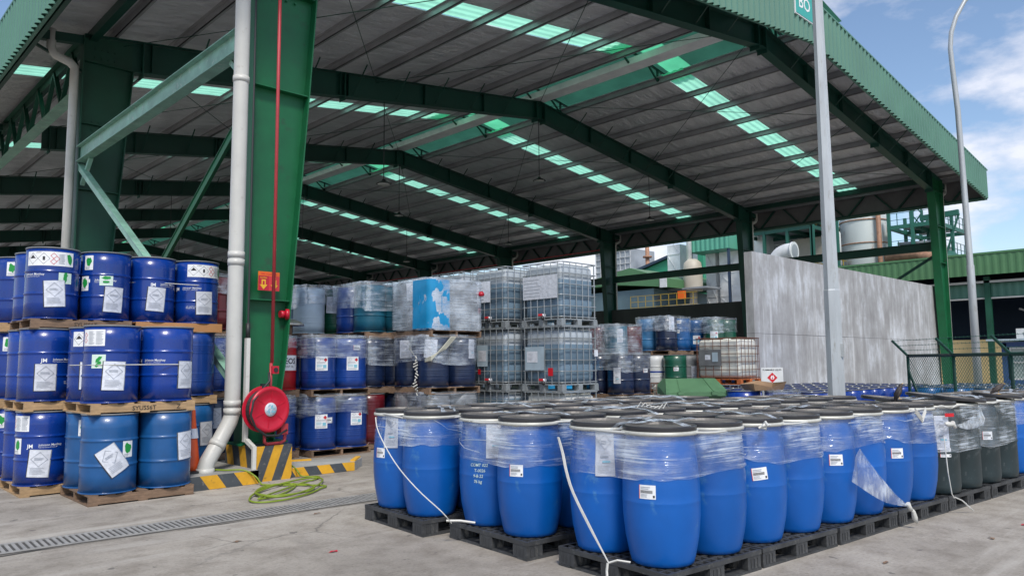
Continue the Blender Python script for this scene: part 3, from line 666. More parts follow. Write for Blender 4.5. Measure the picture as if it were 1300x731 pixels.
o = dr.build('drain_grate', ['grate_steel', 'channel_dark']); tag(o, 'long steel bar grate over a drain channel in the concrete yard', 'drain grate')

# ================================================================ drum, pallet, film, tote builders
def pr(z):    # plastic drum radius
    P = [(0, .195), (.012, .212), (.06, .225), (.18, .249), (.32, .263), (.42, .2655), (.54, .263), (.68, .252), (.78, .24), (.84, .234), (.9, .232)]
    for (a, ra), (b, rb) in zip(P, P[1:]):
        if z <= b: return ra+(rb-ra)*(z-a)/(b-a)
    return .232
_m = {}
def lathe_mesh(key, prof, mat, n=40, **k):
    if key not in _m:
        mb = MB(); mb.lathe(prof, n, **k); _m[key] = mb.mesh(key, [mat])
    return _m[key]
def plastic_drum(x, y, z, rz, label, group, slate=False, lidtilt=0, labels=()):
    t = empty('plastic_drum', (x, y, z), rz); tag(t, label, 'drum', group)
    if slate:
        prof = [(.23, 0), (.25, .02), (.258, .08), (.258, .4), (.264, .41), (.264, .425), (.258, .435), (.258, .74), (.25, .8), (.225, .845), (.2, .86)]
        put('body', lathe_mesh('slate_body', prof, 'plastic_slate'), t); R = .259
    else:
        zs = [0, .012, .035, .06, .12, .18, .25, .32, .38, .42, .424, .428, .48, .54, .61, .68, .74, .78, .82, .86, .885]
        prof = [(pr(q)+(.0008 if q == .424 else 0), q) for q in zs]
        put('body', lathe_mesh('blue_body', prof, 'plastic_blue', 56), t); R = pr
    zr = .86
    r = put('clamp_ring', lathe_mesh('ring', [(.24, zr), (.262, zr+.004), (.266, zr+.015), (.262, zr+.028), (.24, zr+.032)], 'ring_white', 40), t)
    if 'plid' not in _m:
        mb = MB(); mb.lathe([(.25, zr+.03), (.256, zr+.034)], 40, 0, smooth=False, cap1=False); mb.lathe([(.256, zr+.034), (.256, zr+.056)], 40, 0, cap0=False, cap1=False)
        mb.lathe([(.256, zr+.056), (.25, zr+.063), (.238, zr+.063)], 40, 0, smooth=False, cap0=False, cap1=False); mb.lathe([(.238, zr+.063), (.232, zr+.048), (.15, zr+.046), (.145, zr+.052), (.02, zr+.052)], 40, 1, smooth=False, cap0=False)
        _m['plid'] = mb.mesh('lid', ['lid_black', 'lid_top'])
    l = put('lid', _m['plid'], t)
    if lidtilt: l.rotation_euler = (lidtilt, lidtilt*.4, 0); l.location = (0, 0, .03)
    for L in labels: add_label(t, L[0], R, L[1], L[2], *(L[3:]))
    return t
def steel_drum(x, y, z, label, group, color='steel_blue', ribbed=False, labels=(), rz=0, bands=None):
    t = empty('steel_drum', (x, y, z), rz); tag(t, label, 'drum', group); R = .286
    def hoop(z0): return [(R, z0-.03), (R, z0-.016), (R+.007, z0-.006), (R+.009, z0), (R+.007, z0+.006), (R, z0+.016), (R, z0+.03)]
    if ribbed:
        prof = [(R, .012), (R, .15), (R, .17)]
        for c in (.2, .23, .26, .29): prof += [(R, c-.013), (R+.005, c), (R, c+.013)]
        prof += [(R, .32), (R, .34), (R, .54), (R, .555)]
        for c in (.58, .61, .64, .67): prof += [(R, c-.013), (R+.005, c), (R, c+.013)]
        prof += [(R, .7), (R, .72), (R, .85)]
    else: prof = [(R, .012), (R, .2)]+hoop(.3)+[(R, .4), (R, .5)]+hoop(.57)+[(R, .7), (R, .85)]
    key = 'steel_%s_%d' % (color, ribbed)
    put('body', lathe_mesh(key, prof, color), t)
    lid = lathe_mesh('slid_'+color, [(R-.004, .853), (R-.004, .845), (R-.03, .838), (.1, .842), (.02, .842)], color, cap0=False)
    put('lid', lid, t)
    rim = lathe_mesh('rim', [(R-.004, .845), (R+.007, .845), (R+.009, .853), (R+.007, .861), (R-.004, .861)], 'drum_rim' if 'blue' in color or 'navy' in color else 'steel_grey', cap0=False, cap1=False)
    put('rim', rim, t)
    rim0 = lathe_mesh('rim0'+color, [(R-.01, 0), (R+.005, 0), (R+.008, .008), (R+.005, .016), (R-.004, .016)], color, cap1=False); put('chime', rim0, t)
    if 'bung' not in _m:
        mb = MB(); mb.lathe([(.035, .842), (.035, .856), (.02, .858)], 12, c=(.17, .1, 0), cap0=False); _m['bung'] = mb.mesh('bung', ['galvanised'])
        mb = MB(); mb.lathe([(.018, .842), (.018, .854), (.008, .856)], 10, c=(-.18, -.1, 0), cap0=False); _m['bung2'] = mb.mesh('bung', ['galvanised'])
    put('bung', _m['bung'], t); put('bung', _m['bung2'], t)
    for b in bands or ():
        mb = MB(); mb.lathe([(R+.0015, b[0]), (R+.0015, b[1])], 40, cap0=False, cap1=False); mb.build('painted_band', b[2], t)
    for L in labels: add_label(t, L[0], R, L[1], L[2], *(L[3:]))
    return t
def face(x, y, deg=0):   # angle of the surface point facing the camera, deg > 0 to the right in the picture
    return math.atan2(-y, -x)+math.radians(deg)
# plastic pallet prototype
def plastic_pallet_mesh():
    a, b, h = .52, .52, .14; mb = MB()
    for i in range(14):
        u = -a+.012+i*(2*a-.024)/13; mb.box(u-.01, u+.01, -b+.02, b-.02, h-.028, h-.003)
    for i in range(14):
        v = -b+.012+i*(2*b-.024)/13; mb.box(-a+.02, a-.02, v-.01, v+.01, h-.026, h-.001)
    mb.box(-a, a, -b, -b+.022, h-.032, h); mb.box(-a, a, b-.022, b, h-.032, h); mb.box(-a, -a+.022, -b+.022, b-.022, h-.032, h); mb.box(a-.022, a, -b+.022, b-.022, h-.032, h)
    deck = mb.mesh('deck', ['pallet_black'])
    mb = MB()
    for sx in (0,):
        for sy in (0,):
            cx, cy = 0, 0
            mb.box(cx-.08, cx+.08, cy-.08, cy+.08, .018, h-.033); mb.box(cx-.083, cx-.05, cy-.083, cy+.083, .018, h-.034)
            for q in (-.04, 0, .04): mb.box(cx+q-.004, cx+q+.004, cy-.086, cy-.08, .03, h-.05); mb.box(cx-.086, cx-.083, cy+q-.004, cy+q+.004, .03, h-.05)
    blocks = mb.mesh('block', ['pallet_black'])
    mb = MB()
    for s in (-1, 0, 1):
        c = s*(a-.085); mb.box(c-.075, c+.075, -b, b, 0, .017); 
        for lo, hi in ((-a, -a+.01), (-.001, .001)): pass
    for s in (-1, 1): c = s*(b-.06); mb.box(-a+.001, a-.001, c-.059, c+.059, .001, .0165)
    run = mb.mesh('runner', ['pallet_black'])
    return deck, blocks, run
PP = plastic_pallet_mesh()
def plastic_pallet(x, y, rz, label, group='black plastic pallets under the plastic drums'):
    t = empty('plastic_pallet', (x, y, 0), rz); tag(t, label, 'pallet', group)
    put('deck', PP[0], t); put('runner', PP[2], t)
    for sx in (-1, 0, 1):
        for sy in (-1, 0, 1): put('block', PP[1], t, (sx*.435, sy*.435, 0))
    return t
_wp = {}
def wood_pallet(x, y, z, label, group, mat='wood_worn', orient=0, sx=1.1, sy=1.1, stencil=None, solid=False):
    """orient 0: stringers run along X (openings on the -X side); near corner at x, y"""
    t = empty('wooden_pallet', (x, y, z)); tag(t, label, 'pallet', group)
    k = (mat, orient, sx, sy, solid)
    if k not in _wp:
        A, Bv = (sx, sy) if orient == 0 else (sy, sx)
        f = (lambda p: p) if orient == 0 else (lambda p: Vector((p.y, p.x, p.z)))
        ms = []
        for c in (.02, Bv/2, Bv-.02):
            mb = MB(); mb.box(.004, A-.004, c-.02, c+.02, .016, .1, 0, f)
            if solid and c < .1: mb.box(-.004, A+.004, -.012, 0, .0, .115, 0, f)
            ms.append(('stringer', mb.mesh('stringer', [mat])))
        mb = MB(); n = 7
        for i in range(n): a = i*(A-.1)/(n-1); mb.box(a, a+.1, 0, Bv, .1, .115, 0, f)
        ms.append(('deck', mb.mesh('deck', [mat]))); mb = MB()
        for i in range(3): a = i*(A-.1)/2; mb.box(a, a+.1, 0, Bv, 0, .016, 0, f)
        ms.append(('bottom_boards', mb.mesh('bottom_boards', [mat]))); _wp[k] = ms
    for n_, me in _wp[k]: put(n_, me, t)
    if stencil:
        mb = MB(); S = Sheet(mb, lambda u, v, o: (u, -.002-o, v)); off = -.012 if solid else 0
        S.fn = lambda u, v, o: (u, off-.002-o, v); S.text(stencil, .42, .03, .068, 0, .001, .012)
        mb.build('stencil', 'stencil', t)
    return t
def hull(cx, cy, d, r, n=64):
    """rounded square loop round four circles of radius r at +-d"""
    pts = []
    for q, (sx, sy) in enumerate(((1, 1), (-1, 1), (-1, -1), (1, -1))):
        for i in range(n//4+1):
            a = q*PI/2+PI/2*i/(n//4); pts.append((cx+sx*d+r*math.cos(a), cy+sy*d+r*math.sin(a)))
        nx_ = ((-1, 1), (-1, -1), (1, -1), (1, 1))[q]
        a = (q+1)*PI/2; p = pts[-1]; e = (cx+nx_[0]*d+r*math.cos(a), cy+nx_[1]*d+r*math.sin(a))
        for i in range(1, 5): pts.append((p[0]+(e[0]-p[0])*i/5, p[1]+(e[1]-p[1])*i/5))
    return pts
def film_wrap(x, y, z, rz, label, group, d, rfn, z0, z1, mat='film_clear', dip=.05, seed=0, roll=False, nz=9, name='stretch_film'):
    rnd = random.Random(seed); mb = MB(); ph = [rnd.random()*6 for _ in range(6)]; rings = []
    for j in range(nz+1):
        P = hull(0, 0, d, 1); f = j/nz; ring = []
        P = hull(0, 0, d, rfn(z0+(z1-z0)*f)+.008)
        n = len(P)
        for i, p in enumerate(P):
            a = 2*PI*i/n
            lo = z0+dip*(math.sin(2*a+ph[0])*.7+math.sin(3*a+ph[1])*.5)
            zz = lo+(z1-lo)*f+.006*math.sin(11*a+ph[3]+j)
            k = 1+.004*math.sin(17*a+ph[4]+j*1.1)+.004*math.sin(7*a+j*2+ph[5])
            ring.append((p[0]*max(1.0, k), p[1]*max(1.0, k), zz))
        rings.append(ring)
    vs = [p for r in rings for p in r]
    mb.add(vs, [(j*n+i, j*n+(i+1) % n, (j+1)*n+(i+1) % n, (j+1)*n+i) for j in range(nz) for i in range(n)], 0, True)
    t = mb.build(name, mat); t.location = (x, y, z); t.rotation_euler = (0, 0, rz); tag(t, label, 'film', group)
    if roll:
        mb = MB(); top = rings[-1]; pts = [(p[0]*(1.0+.006*math.sin(i*.9)), p[1]*(1+.006*math.sin(i*.9)), p[2]-.005+.006*math.sin(i*.7+seed)) for i, p in enumerate(top)]; pts.append(pts[0])
        mb.tube(pts, .012, 7, rs=[.005+.005*abs(math.sin(i*.5+seed)) for i in range(len(pts))]); mb.build('rolled_edge', 'strap_white', t)
        rnd = random.Random(seed+9)
        for q in range(3):
            mb = MB(); a0 = rnd.randrange(n); ln_ = 10+rnd.randrange(26); h0 = z0+.04+rnd.random()*(z1-z0-.06); h1 = z0+.04+rnd.random()*(z1-z0-.06); P = []
            for i in range(ln_):
                zz = h0+(h1-h0)*i/ln_+.01*math.sin(i*.5); H_ = hull(0, 0, d, rfn(zz)+.016)[(a0+i) % n]; P.append((H_[0], H_[1], zz))
            mb.tube(P, .003, 4, rs=[.0006+.0016*abs(math.sin(i*.25+q)) for i in range(ln_)]); mb.build('film_crease', 'crease', t)
        # loose film drawn across the lids
        mb = MB(); rnd = random.Random(seed+50)
        for q in range(3):
            a = rnd.random()*6.28; b = a+PI*(.75+.4*rnd.random()); w_ = .006+.012*rnd.random(); vs = []
            for i in range(15):
                f = i/14; px_ = math.cos(a)*(1-f)+math.cos(b)*f; py_ = math.sin(a)*(1-f)+math.sin(b)*f; R_ = d+.2
                zz = .932+.008*math.sin(i*1.3+q)-(.05*abs(2*f-1)**6); ww = w_*(.35+.65*abs(math.sin(f*9+q*2)))
                for sgn in (-1, 1): vs.append((px_*R_-sgn*(math.sin(b)-math.sin(a))*ww, py_*R_+sgn*(math.cos(b)-math.cos(a))*ww, zz+.004*sgn))
            mb.add(vs, [(2*i, 2*i+1, 2*i+3, 2*i+2) for i in range(14)], 0, True)
        mb.build('loose_film', 'film_tail', t)
    return t
_ibc = {}
def ibc(x, y, z, label, group, h=1.16, a=1.0, b=1.0, liquid='bottle_blue', cage='cage_steel', plates=(), base='cage_steel', seed=0, valve=True):
    """intermediate bulk container: near corner at x, y"""
    t = empty('bulk_tank', (x, y, z)); tag(t, label, 'tank', group)
    k = (h, a, b, liquid, cage, base)
    if k not in _ibc:
        ms = []
        mb = MB(); hb, ht = .17, h-.05; r = .09; prof = []
        def ring(ins, zz):
            P = []
            for q, (cx, cy) in enumerate(((a-.05-r, b-.05-r), (.05+r, b-.05-r), (.05+r, .05+r), (a-.05-r, .05+r))):
                for i in range(5): an = q*PI/2+PI/2*i/4; P.append((cx+(r-ins)*math.cos(an), cy+(r-ins)*math.sin(an), zz))
            return P
        rs = [ring(.06, hb), ring(.01, hb+.03), ring(0, hb+.08), ring(0, hb+.3), ring(.012, hb+.32), ring(0, hb+.34), ring(0, ht-.25), ring(.012, ht-.23), ring(0, ht-.21), ring(.01, ht-.05), ring(.07, ht)]
        vs = [p for q in rs for p in q]; n = 20
        mb.add(vs, [(j*n+i, j*n+(i+1) % n, (j+1)*n+(i+1) % n, (j+1)*n+i) for j in range(len(rs)-1) for i in range(n)]+[[(len(rs)-1)*n+i for i in range(n)]], 0, True)
        mb.lathe([(.1, ht), (.1, ht+.03), (.02, ht+.035)], 16, c=(a/2, b/2, 0)); ms.append(('bottle', mb.mesh('bottle', [liquid])))
        mb = MB(); tr = .0095
        for zz in [.165+(h-.18)*i/5 for i in range(6)]:
            P = [(0.02, .04), (.04, .012), (.06, .01), (a-.06, .01), (a-.03, .02), (a-.01, .06), (a-.01, b-.06), (a-.03, b-.02), (a-.06, b-.01), (.06, b-.01), (.02, b-.03), (.01, b-.06), (.01, .06), (.02, .04)]
            mb.tube([(u, v, zz) for u, v in P], tr if zz < h-.1 else tr*1.25, 6)
        for q in range(6):
            u = .08+(a-.16)*q/5; v = .08+(b-.16)*q/5
            for yy in (.004, b-.004): mb.tube([(u, yy, .12), (u, yy, h-.015)], tr*.85, 5)
            for xx in (.004, a-.004): mb.tube([(xx, v, .12), (xx, v, h-.015)], tr*.85, 5)
        mb.tube([(.06, b*.3, h-.01), (a-.06, b*.3, h-.01)], tr, 5); mb.tube([(.06, b*.7, h-.01), (a-.06, b*.7, h-.01)], tr, 5)
        ms.append(('cage', mb.mesh('cage', [cage])))
        mb = MB(); mb.box(.01, a-.01, .01, b-.01, .115, .135)
        for u in (.06, a/2, a-.06):
            for v in (.06, b/2, b-.06): mb.box(u-.055, u+.055, v-.055, v+.055, .015, .115)
        for v in (.03, b-.03): mb.box(0, a, v-.025, v+.025, 0, .018)
        for u in (.03, a-.03): mb.box(u-.025, u+.025, 0, b, .001, .017)
        ms.append(('base', mb.mesh('base', [base])))
        _ibc[k] = ms
    for n_, me in _ibc[k]: put(n_, me, t)
    if valve:
        mb = MB(); mb.tube([(.05, b*.45, .2), (-.03, b*.45, .19)], .035, 10, 0); mb.tube([(-.02, b*.45, .19), (-.04, b*.45-.04, .13)], .03, 8, 1); mb.box(-.05, -.03, b*.45-.02, b*.45+.07, .19, .23, 2)
        mb.build('valve', ['paper', 'print_black', 'print_red'], t)
    for P in plates:
        face_, u0, v0, u1, v1, mt = P; mb = MB()
        fn = (lambda u, v, o: (-.006-o, b-u, v)) if face_ == 'x' else (lambda u, v, o: (u, -.006-o, v))
        S = Sheet(mb, fn); zo = .004+.004*plates.index(P); S.rect(u0, v0, u1, v1, 0, zo)
        if mt == 'paper': S.lines(u0+.02, v0+.03, u0+(u1-u0)*.6, v1-.03, 6, 1, zo+.001, .2)
        mb.build('label_plate', [mt, 'print_grey', 'print_red'], t)
    return t

# ================================================================ the block of plastic drums in the yard
TH = -.0916
def W(u, v, z=0): return (u*math.cos(TH)-v*math.sin(TH), u*math.sin(TH)+v*math.cos(TH), z)
PZ = .14; D2 = .267
UC = [4.41, 5.48, 6.55, 7.62, 8.7, 9.78, 10.86, 11.94]
rows = [(0, 3.8, 8, 0), (1, 5.07, 5, -.12), (2, 6.27, 5, -.3)]      # row, v centre, pallets, shift in u
spec = {   # (pallet col, row, du, dv): (labels, wording)
 (0, 0, 0, 0): ([('small', -20, .5, 1)], 'nearest blue plastic drum at the front corner with a barcode sticker on its belly'),
 (0, 0, 0, 1): ([('strip', 0, .72, 2)], 'blue plastic drum with a white diamond sheet behind a white strap, left of the nearest'),
 (0, 0, 1, 0): ([], 'plain blue plastic drum just right of the nearest drum'),
 (1, 0, 0, 0): ([('small', 14, .52, 3, 0, .12)], 'blue plastic drum with tilted white sticker, on the second pallet of the right-hand edge'),
 (1, 0, 1, 0): ([], 'plain blue plastic drum at the right end of the second pallet of the right-hand edge'),
 (2, 0, 0, 0): ([('small', 22, .53, 4)], 'blue plastic drum with a white sticker above a tail of stretched film'),
 (2, 0, 1, 0): ([], 'blue plastic drum behind the knotted film tail on the right-hand edge'),
 (3, 0, 0, 0): ([('small', 30, .5, 5)], 'blue plastic drum with sticker, two drums left of the slate grey one'),
 (3, 0, 1, 0): ([], 'plain blue plastic drum directly left of the first slate grey drum'),
 (4, 0, 0, 0): ([('strip', 24, .62, 6), ('small', 30, .42, 7)], 'slate grey plastic drum with hanging paper and red tape, nearest of the grey ones'),
 (4, 0, 1, 0): ([], 'slate grey drum, second of the grey ones, its shoulder wrapped in film'),
 (5, 0, 0, 0): ([('small', 34, .52, 8)], 'slate grey drum with a white sticker on its film wrap, third of the grey ones'),
 (5, 0, 1, 0): ([], 'rearmost slate grey drum fully wrapped in film by the right edge'),
 (6, 0, 0, 0): ([], 'blue plastic drum just beyond the slate grey drums at the right edge'),
 (0, 1, 0, 0): ([('small', -24, .52, 9)], 'blue plastic drum with barcode sticker, right one on the middle left-hand pallet'),
 (0, 1, 0, 1): ([('hand', -24, .42, 10), ('strip', 8, .74, 11)], 'blue plastic drum with white handwritten numbers on the left-hand edge'),
 (0, 2, 0, 0): ([], 'blue plastic drum with pale scrape marks behind the diagonal white strap'),
 (0, 2, 0, 1): ([('strip', -22, .74, 12), ('small', -48, .52, 13)], 'leftmost blue plastic drum with hanging sheet and small sticker'),
}
cnt = 0
for r, vc, npal, sh in rows:
    for k in range(npal):
        if r > 0 and k >= 4 and r == 2: continue
        uc = UC[k]+sh; jit = random.Random(r*10+k); rz = TH+(jit.random()-.5)*.024*(1 if (r, k) != (0, 0) else 0)
        c = W(uc, vc)
        lab = {(0, 0): 'black plastic pallet under the nearest drums at the front corner', (1, 0): 'black plastic pallet under the drum with handwritten numbers', (2, 0): 'leftmost black plastic pallet of the drum block'}.get((r, k))
        if not lab:
            lab = ('black plastic pallet, %s along the right-hand edge of the drum block' % ORD[k]) if r == 0 else ('black plastic pallet inside the drum block, %s in the %s row from the right' % (ORD[k], ORD[r]))
        plastic_pallet(c[0], c[1], rz, lab)
        slate = r == 0 and k in (4, 5)
        for du in (0, 1):
            for dv in (0, 1):
                lx, ly = (du*2-1)*D2, (dv*2-1)*D2
                x = c[0]+lx*math.cos(rz)-ly*math.sin(rz); y = c[1]+lx*math.sin(rz)+ly*math.cos(rz)
                labs, word = spec.get((k, r, du, dv), ([], None))
                line = 1+r*2+dv; pos = 1+k*2+du
                if not word: word = '%s plastic drum, %s in the %s line from the right-hand edge' % ('slate grey' if slate else 'blue', ORD[pos-1], ORD[line-1])
                L = [(q[0], face(x, y, q[1]), q[2])+tuple(q[3:]) for q in labs]
                plastic_drum(x, y, PZ, 0, word, 'plastic drums standing in the yard', slate, lidtilt=(.09 if slate and (du+dv) % 2 else 0), labels=L)
        cnt += 1
        z0 = .6 if not slate else .42
        mt = 'film_clear'
        where = ('on the %s pallet of the right-hand edge' % ORD[k]) if r == 0 else ('on the %s pallet of the %s row from the right' % (ORD[k], ORD[r]))
        film_wrap(c[0], c[1], PZ, rz, 'film round the %s drums %s' % ('grey' if slate else 'blue', where), 'stretch film round plastic drums', D2, (lambda q: pr(q)) if not slate else (lambda q: .26 if q < .8 else .25),
                  {(0, 0): .58, (1, 0): .56, (2, 0): .62}.get((r, k), z0), .88, mt, .035, r*10+k, roll=True)

# straps and film tails
def smooth(P, n=4):
    out = []
    for i in range(len(P)-1):
        p0, p1, p2, p3 = [Vector(P[min(max(j, 0), len(P)-1)]) for j in (i-1, i, i+1, i+2)]
        for k in range(n):
            t_ = k/n; out.append(.5*((2*p1)+(p2-p0)*t_+(2*p0-5*p1+4*p2-p3)*t_*t_+(3*p1-p0-3*p2+p3)*t_**3))
    out.append(Vector(P[-1])); return out
def tagm(mb, name, mats, label, cat, group=None):
    return tag(mb.build(name, mats), label, cat, group)
mb = MB()
for q in (-.008, .0, .008): mb.tube(smooth([(4.17+q*.3, 3.84+q, .95), (4.15, 3.78+q, .84), (4.12, 3.72+q, .72), (4.1, 3.64+q, .58), (4.08, 3.48+q, .38), (4.07, 3.38+q*.4, .26), (4.06, 3.3, .17)], 3), .0045, 5)
mb.tube([(4.06, 3.3, .17), (4.09, 3.25, .19), (4.14, 3.18, .18)], .007, 5); mb.tube([(4.05, 3.3, .17), (4.04, 3.3, .12), (4.03, 3.29, .09)], .009, 5)
tagm(mb, 'strap', 'strap_white', 'white plastic strap running down the drum left of the nearest one, tied to its pallet', 'strap', 'white straps and film tails')
mb = MB(); pull = lambda P, f: [(x*f, y*f, 1.5+(z-1.5)*f) for x, y, z in P]
mb.tube(smooth(pull([(4.22, 6.3, .98), (4.18, 6.22, .9), (4.15, 6.1, .8), (4.13, 5.9, .64), (4.13, 5.7, .5), (4.14, 5.45, .36), (4.18, 5.22, .23)], .965)+[(4.13, 5.03, .17)], 3), .005, 6)
mb.tube([(4.1, 5.06, .19), (4.18, 4.98, .19), (4.28, 4.9, .17)], .01, 6)
tagm(mb, 'strap', 'strap_white', 'white strap crossing diagonally over the two leftmost blue drums', 'strap', 'white straps and film tails')
def tail(name, top, knot, end, label):
    mb = MB(); n = len(top); K = Vector(knot); vs = []; m_ = 12
    for j in range(m_+1):
        f = j/m_
        for i, p in enumerate(top):
            q = Vector(p).lerp(K, f); q.z -= .05*math.sin(f*PI); q += Vector((.012*math.sin(i*2.1+j*.6), -.02*math.sin(i*3.3)*(1-f), 0)); vs.append(tuple(q))
    mb.add(vs, [(j*n+i, j*n+i+1, (j+1)*n+i+1, (j+1)*n+i) for j in range(m_) for i in range(n-1)], 0, True)
    E_ = Vector(end); mb.tube([K, K.lerp(E_, .3)+Vector((.01, -.01, 0)), K.lerp(E_, .7), E_], .02, 7, 1, rs=[.012, .018, .026, .01])
    mb.tube([K+Vector((-.02, 0, .03)), K, K+Vector((.015, -.01, -.03))], .02, 7, 1)
    return tag(mb.build(name, ['film_tail', 'strap_white']), label, 'film', 'white straps and film tails')
def onc(u, v, z, R=.3, a=-90): c = W(u, v); an = math.radians(a)+TH; return (c[0]+R*math.cos(an), c[1]+R*math.sin(an), z)
tail('film_tail', [onc(6.3, 3.53, .8, .3, -84), onc(6.3, 3.53, .76, .31, -92), onc(6.29, 3.53, .7, .32, -98), onc(6.28, 3.53, .64, .32, -102), onc(6.27, 3.53, .57, .32, -105), onc(6.27, 3.53, .5, .32, -108)][::-1], onc(7.05, 3.53, .2, .36), onc(7.14, 3.53, .05, .38), 'tail of clear film stretched down to a knot at the pallet edge, third pallet')
mb = MB(); a_ = onc(7.95, 3.53, .75, .3, -70); mb.tube([a_, onc(7.98, 3.53, .4, .33), onc(8.01, 3.53, .2, .34), onc(8.03, 3.53, .16, .35)], .005, 5)
for e in ((8.28, .02), (8.21, .05), (8.13, .1)): mb.tube([onc(8.03, 3.53, .17, .35), onc(8.13, 3.53, .13, .38), onc(e[0], 3.53, e[1], .42)], .006, 5)
tagm(mb, 'strap', 'strap_white', 'frayed white rope hanging off the pallet corner beside the slate grey drums', 'strap', 'white straps and film tails')
tail('film_tail', [onc(8.98, 3.53, .98, .28, -60), onc(9.0, 3.53, .92, .29, -60), onc(9.02, 3.53, .86, .3, -60), onc(9.02, 3.53, .8, .3, -60)], onc(8.4, 3.53, .84, .3, -110), onc(8.3, 3.53, .86, .3, -120), 'twisted band of film pulled across the two nearest slate grey drums')
mb = MB(); 
for q in (-.02, .02, .0): 
    pts = [(c_[0], c_[1], 1.02+q) for c_ in (onc(7.5, 3.53, 0, .29, -100), onc(7.56, 3.53, 0, .31, -95), onc(7.64, 3.53, 0, .3, -90))]; pts[1] = (pts[1][0], pts[1][1], .93+q); mb.tube(pts, .008, 6)
tagm(mb, 'film_knot', 'strap_white', 'white loop of twisted film hanging on the drum two left of the grey one', 'film knot', 'white straps and film tails')
mb = MB()
c_ = onc(4.98, 3.5, 1.02, .24, -80)
for s_ in range(5):
    a_ = s_*1.3; mb.tube([(c_[0]-.05*math.cos(a_), c_[1]-.03*math.sin(a_), c_[2]), (c_[0], c_[1], c_[2]+.03*math.sin(a_)), (c_[0]+.06*math.cos(a_), c_[1]+.03, c_[2]+.02*math.cos(a_))], .008, 6)
tagm(mb, 'film_knot', 'strap_white', 'pale knot of film at the rim between the nearest pallet and the next', 'film knot', 'white straps and film tails')
mb = MB(); c_ = W(5.25, 4.55, 1.09)
for s_ in range(7):
    a_ = s_*.9; mb.tube([(c_[0]-.12+.03*s_, c_[1]+.08-.025*s_, c_[2]+.012*math.sin(a_)), (c_[0]-.09+.03*s_, c_[1]+.06-.025*s_, c_[2]+.03+.02*math.cos(a_)), (c_[0]-.05+.03*s_, c_[1]+.04-.02*s_, c_[2])], .006, 5)
tagm(mb, 'film_knot', 'strap_white', 'white knotted film lying on the black lids in the middle of the block', 'film knot', 'white straps and film tails')
mb = MB(); S = Sheet(mb, cyl(.275, face(*W(8.43, 3.53)[:2], 38))); S.rect(-.05, .83, .05, .865, 0, .02); o = mb.build('tape', 'ghs_red'); o.location = (*W(8.43, 3.53)[:2], PZ-.05); tag(o, 'strip of red tape on the nearest slate grey drum', 'tape')

# ================================================================ stacks at the left edge
def pos_word(i, j): return {(0, 0): 'near corner', (1, 0): 'right corner', (0, 1): 'left corner', (1, 1): 'far corner'}[(i, j)]
TIER = .975
CN = {'steel_blue': 'glossy blue', 'steel_teal': 'mid-blue', 'steel_navy': 'navy', 'steel_royal': 'royal blue', 'steel_maroon': 'maroon', 'steel_green': 'green', 'steel_red': 'red',
      'steel_white': 'white', 'steel_pale': 'pale blue', 'steel_cyan': 'cyan', 'steel_sky': 'sky blue', 'steel_grey': 'grey', 'steel_deepteal': 'dark teal'}
def stack(x, y, tiers, desc, group, pmat='wood_worn', orient=0, stencils=None, jit=.006, size=1.12, seed=0, ndrum=((0, 0), (1, 0), (0, 1), (1, 1)), solid=(), z0=0):
    """tiers: list of dict(colors {(i,j):mat} or mat, ribbed, labels {(i,j):[...]}, film)"""
    rnd = random.Random(seed+int(x*7+y*13)); nt_ = len(tiers); tw = ('bottom', 'middle', 'top') if nt_ == 3 else ('bottom', 'top')
    for q in range(int(z0/.115+.5)): wood_pallet(x+(rnd.random()-.5)*.05, y+(rnd.random()-.5)*.05, q*.115, 'worn pallet, %s from the ground under the %s' % (ORD[q], desc), 'wooden pallets under stacked drums', pmat, orient, size, size)
    z0 = int(z0/.115+.5)*.115
    for t, T in enumerate(tiers):
        if T is None: continue
        z = z0+t*TIER; ox, oy = T.get('off', ((rnd.random()-.5)*.04, (rnd.random()-.5)*.04))
        wood_pallet(x+ox, y+oy, z, '%s pallet under %s tier, %s' % ({'wood_pale': 'pale wooden', 'wood_tan': 'smooth tan', 'wood_orange': 'orange wooden'}.get(T.get('pmat', pmat), 'worn wooden'), tw[t], desc), 'wooden pallets under stacked drums',
                    T.get('pmat', pmat), T.get('orient', orient), size, size, (stencils or {}).get(t), t in solid)
        for i, j in T.get('nd', ndrum):
            col = T['c'] if isinstance(T['c'], str) else T['c'].get((i, j), T['c'].get('d', 'steel_blue'))
            dx, dy = x+ox+.26+i*(size-.52)+(rnd.random()-.5)*jit, y+oy+.26+j*(size-.52)+(rnd.random()-.5)*jit
            labs = [(q[0], face(dx, dy, q[1]), q[2])+tuple(q[3:]) for q in T.get('L', {}).get((i, j), [])]
            w_ = T.get('W', {}).get((i, j)) or '%s steel drum, %s of %s tier, %s' % (CN[col], pos_word(i, j), tw[t], desc)
            steel_drum(dx, dy, z+.115, w_, group, col, T.get('ribbed', False), labs, bands=T.get('bands', {}).get((i, j)))
        if T.get('film'):
            f = T['film']; cx, cy = x+ox+size/2, y+oy+size/2
            film_wrap(cx, cy, z+.115, 0, 'clear film round the %s tier, %s' % (tw[t], desc), 'stretch film round stacked steel drums', size/2-(.1 if T.get('box') else .26), (lambda q: .13) if T.get('box') else (lambda q: .3), f[0], f[1], f[2] if len(f) > 2 else 'film_dense', .04, int(x*10+t))
GL = 'blue steel drums stacked at the left edge'
J = lambda *a: list(a)
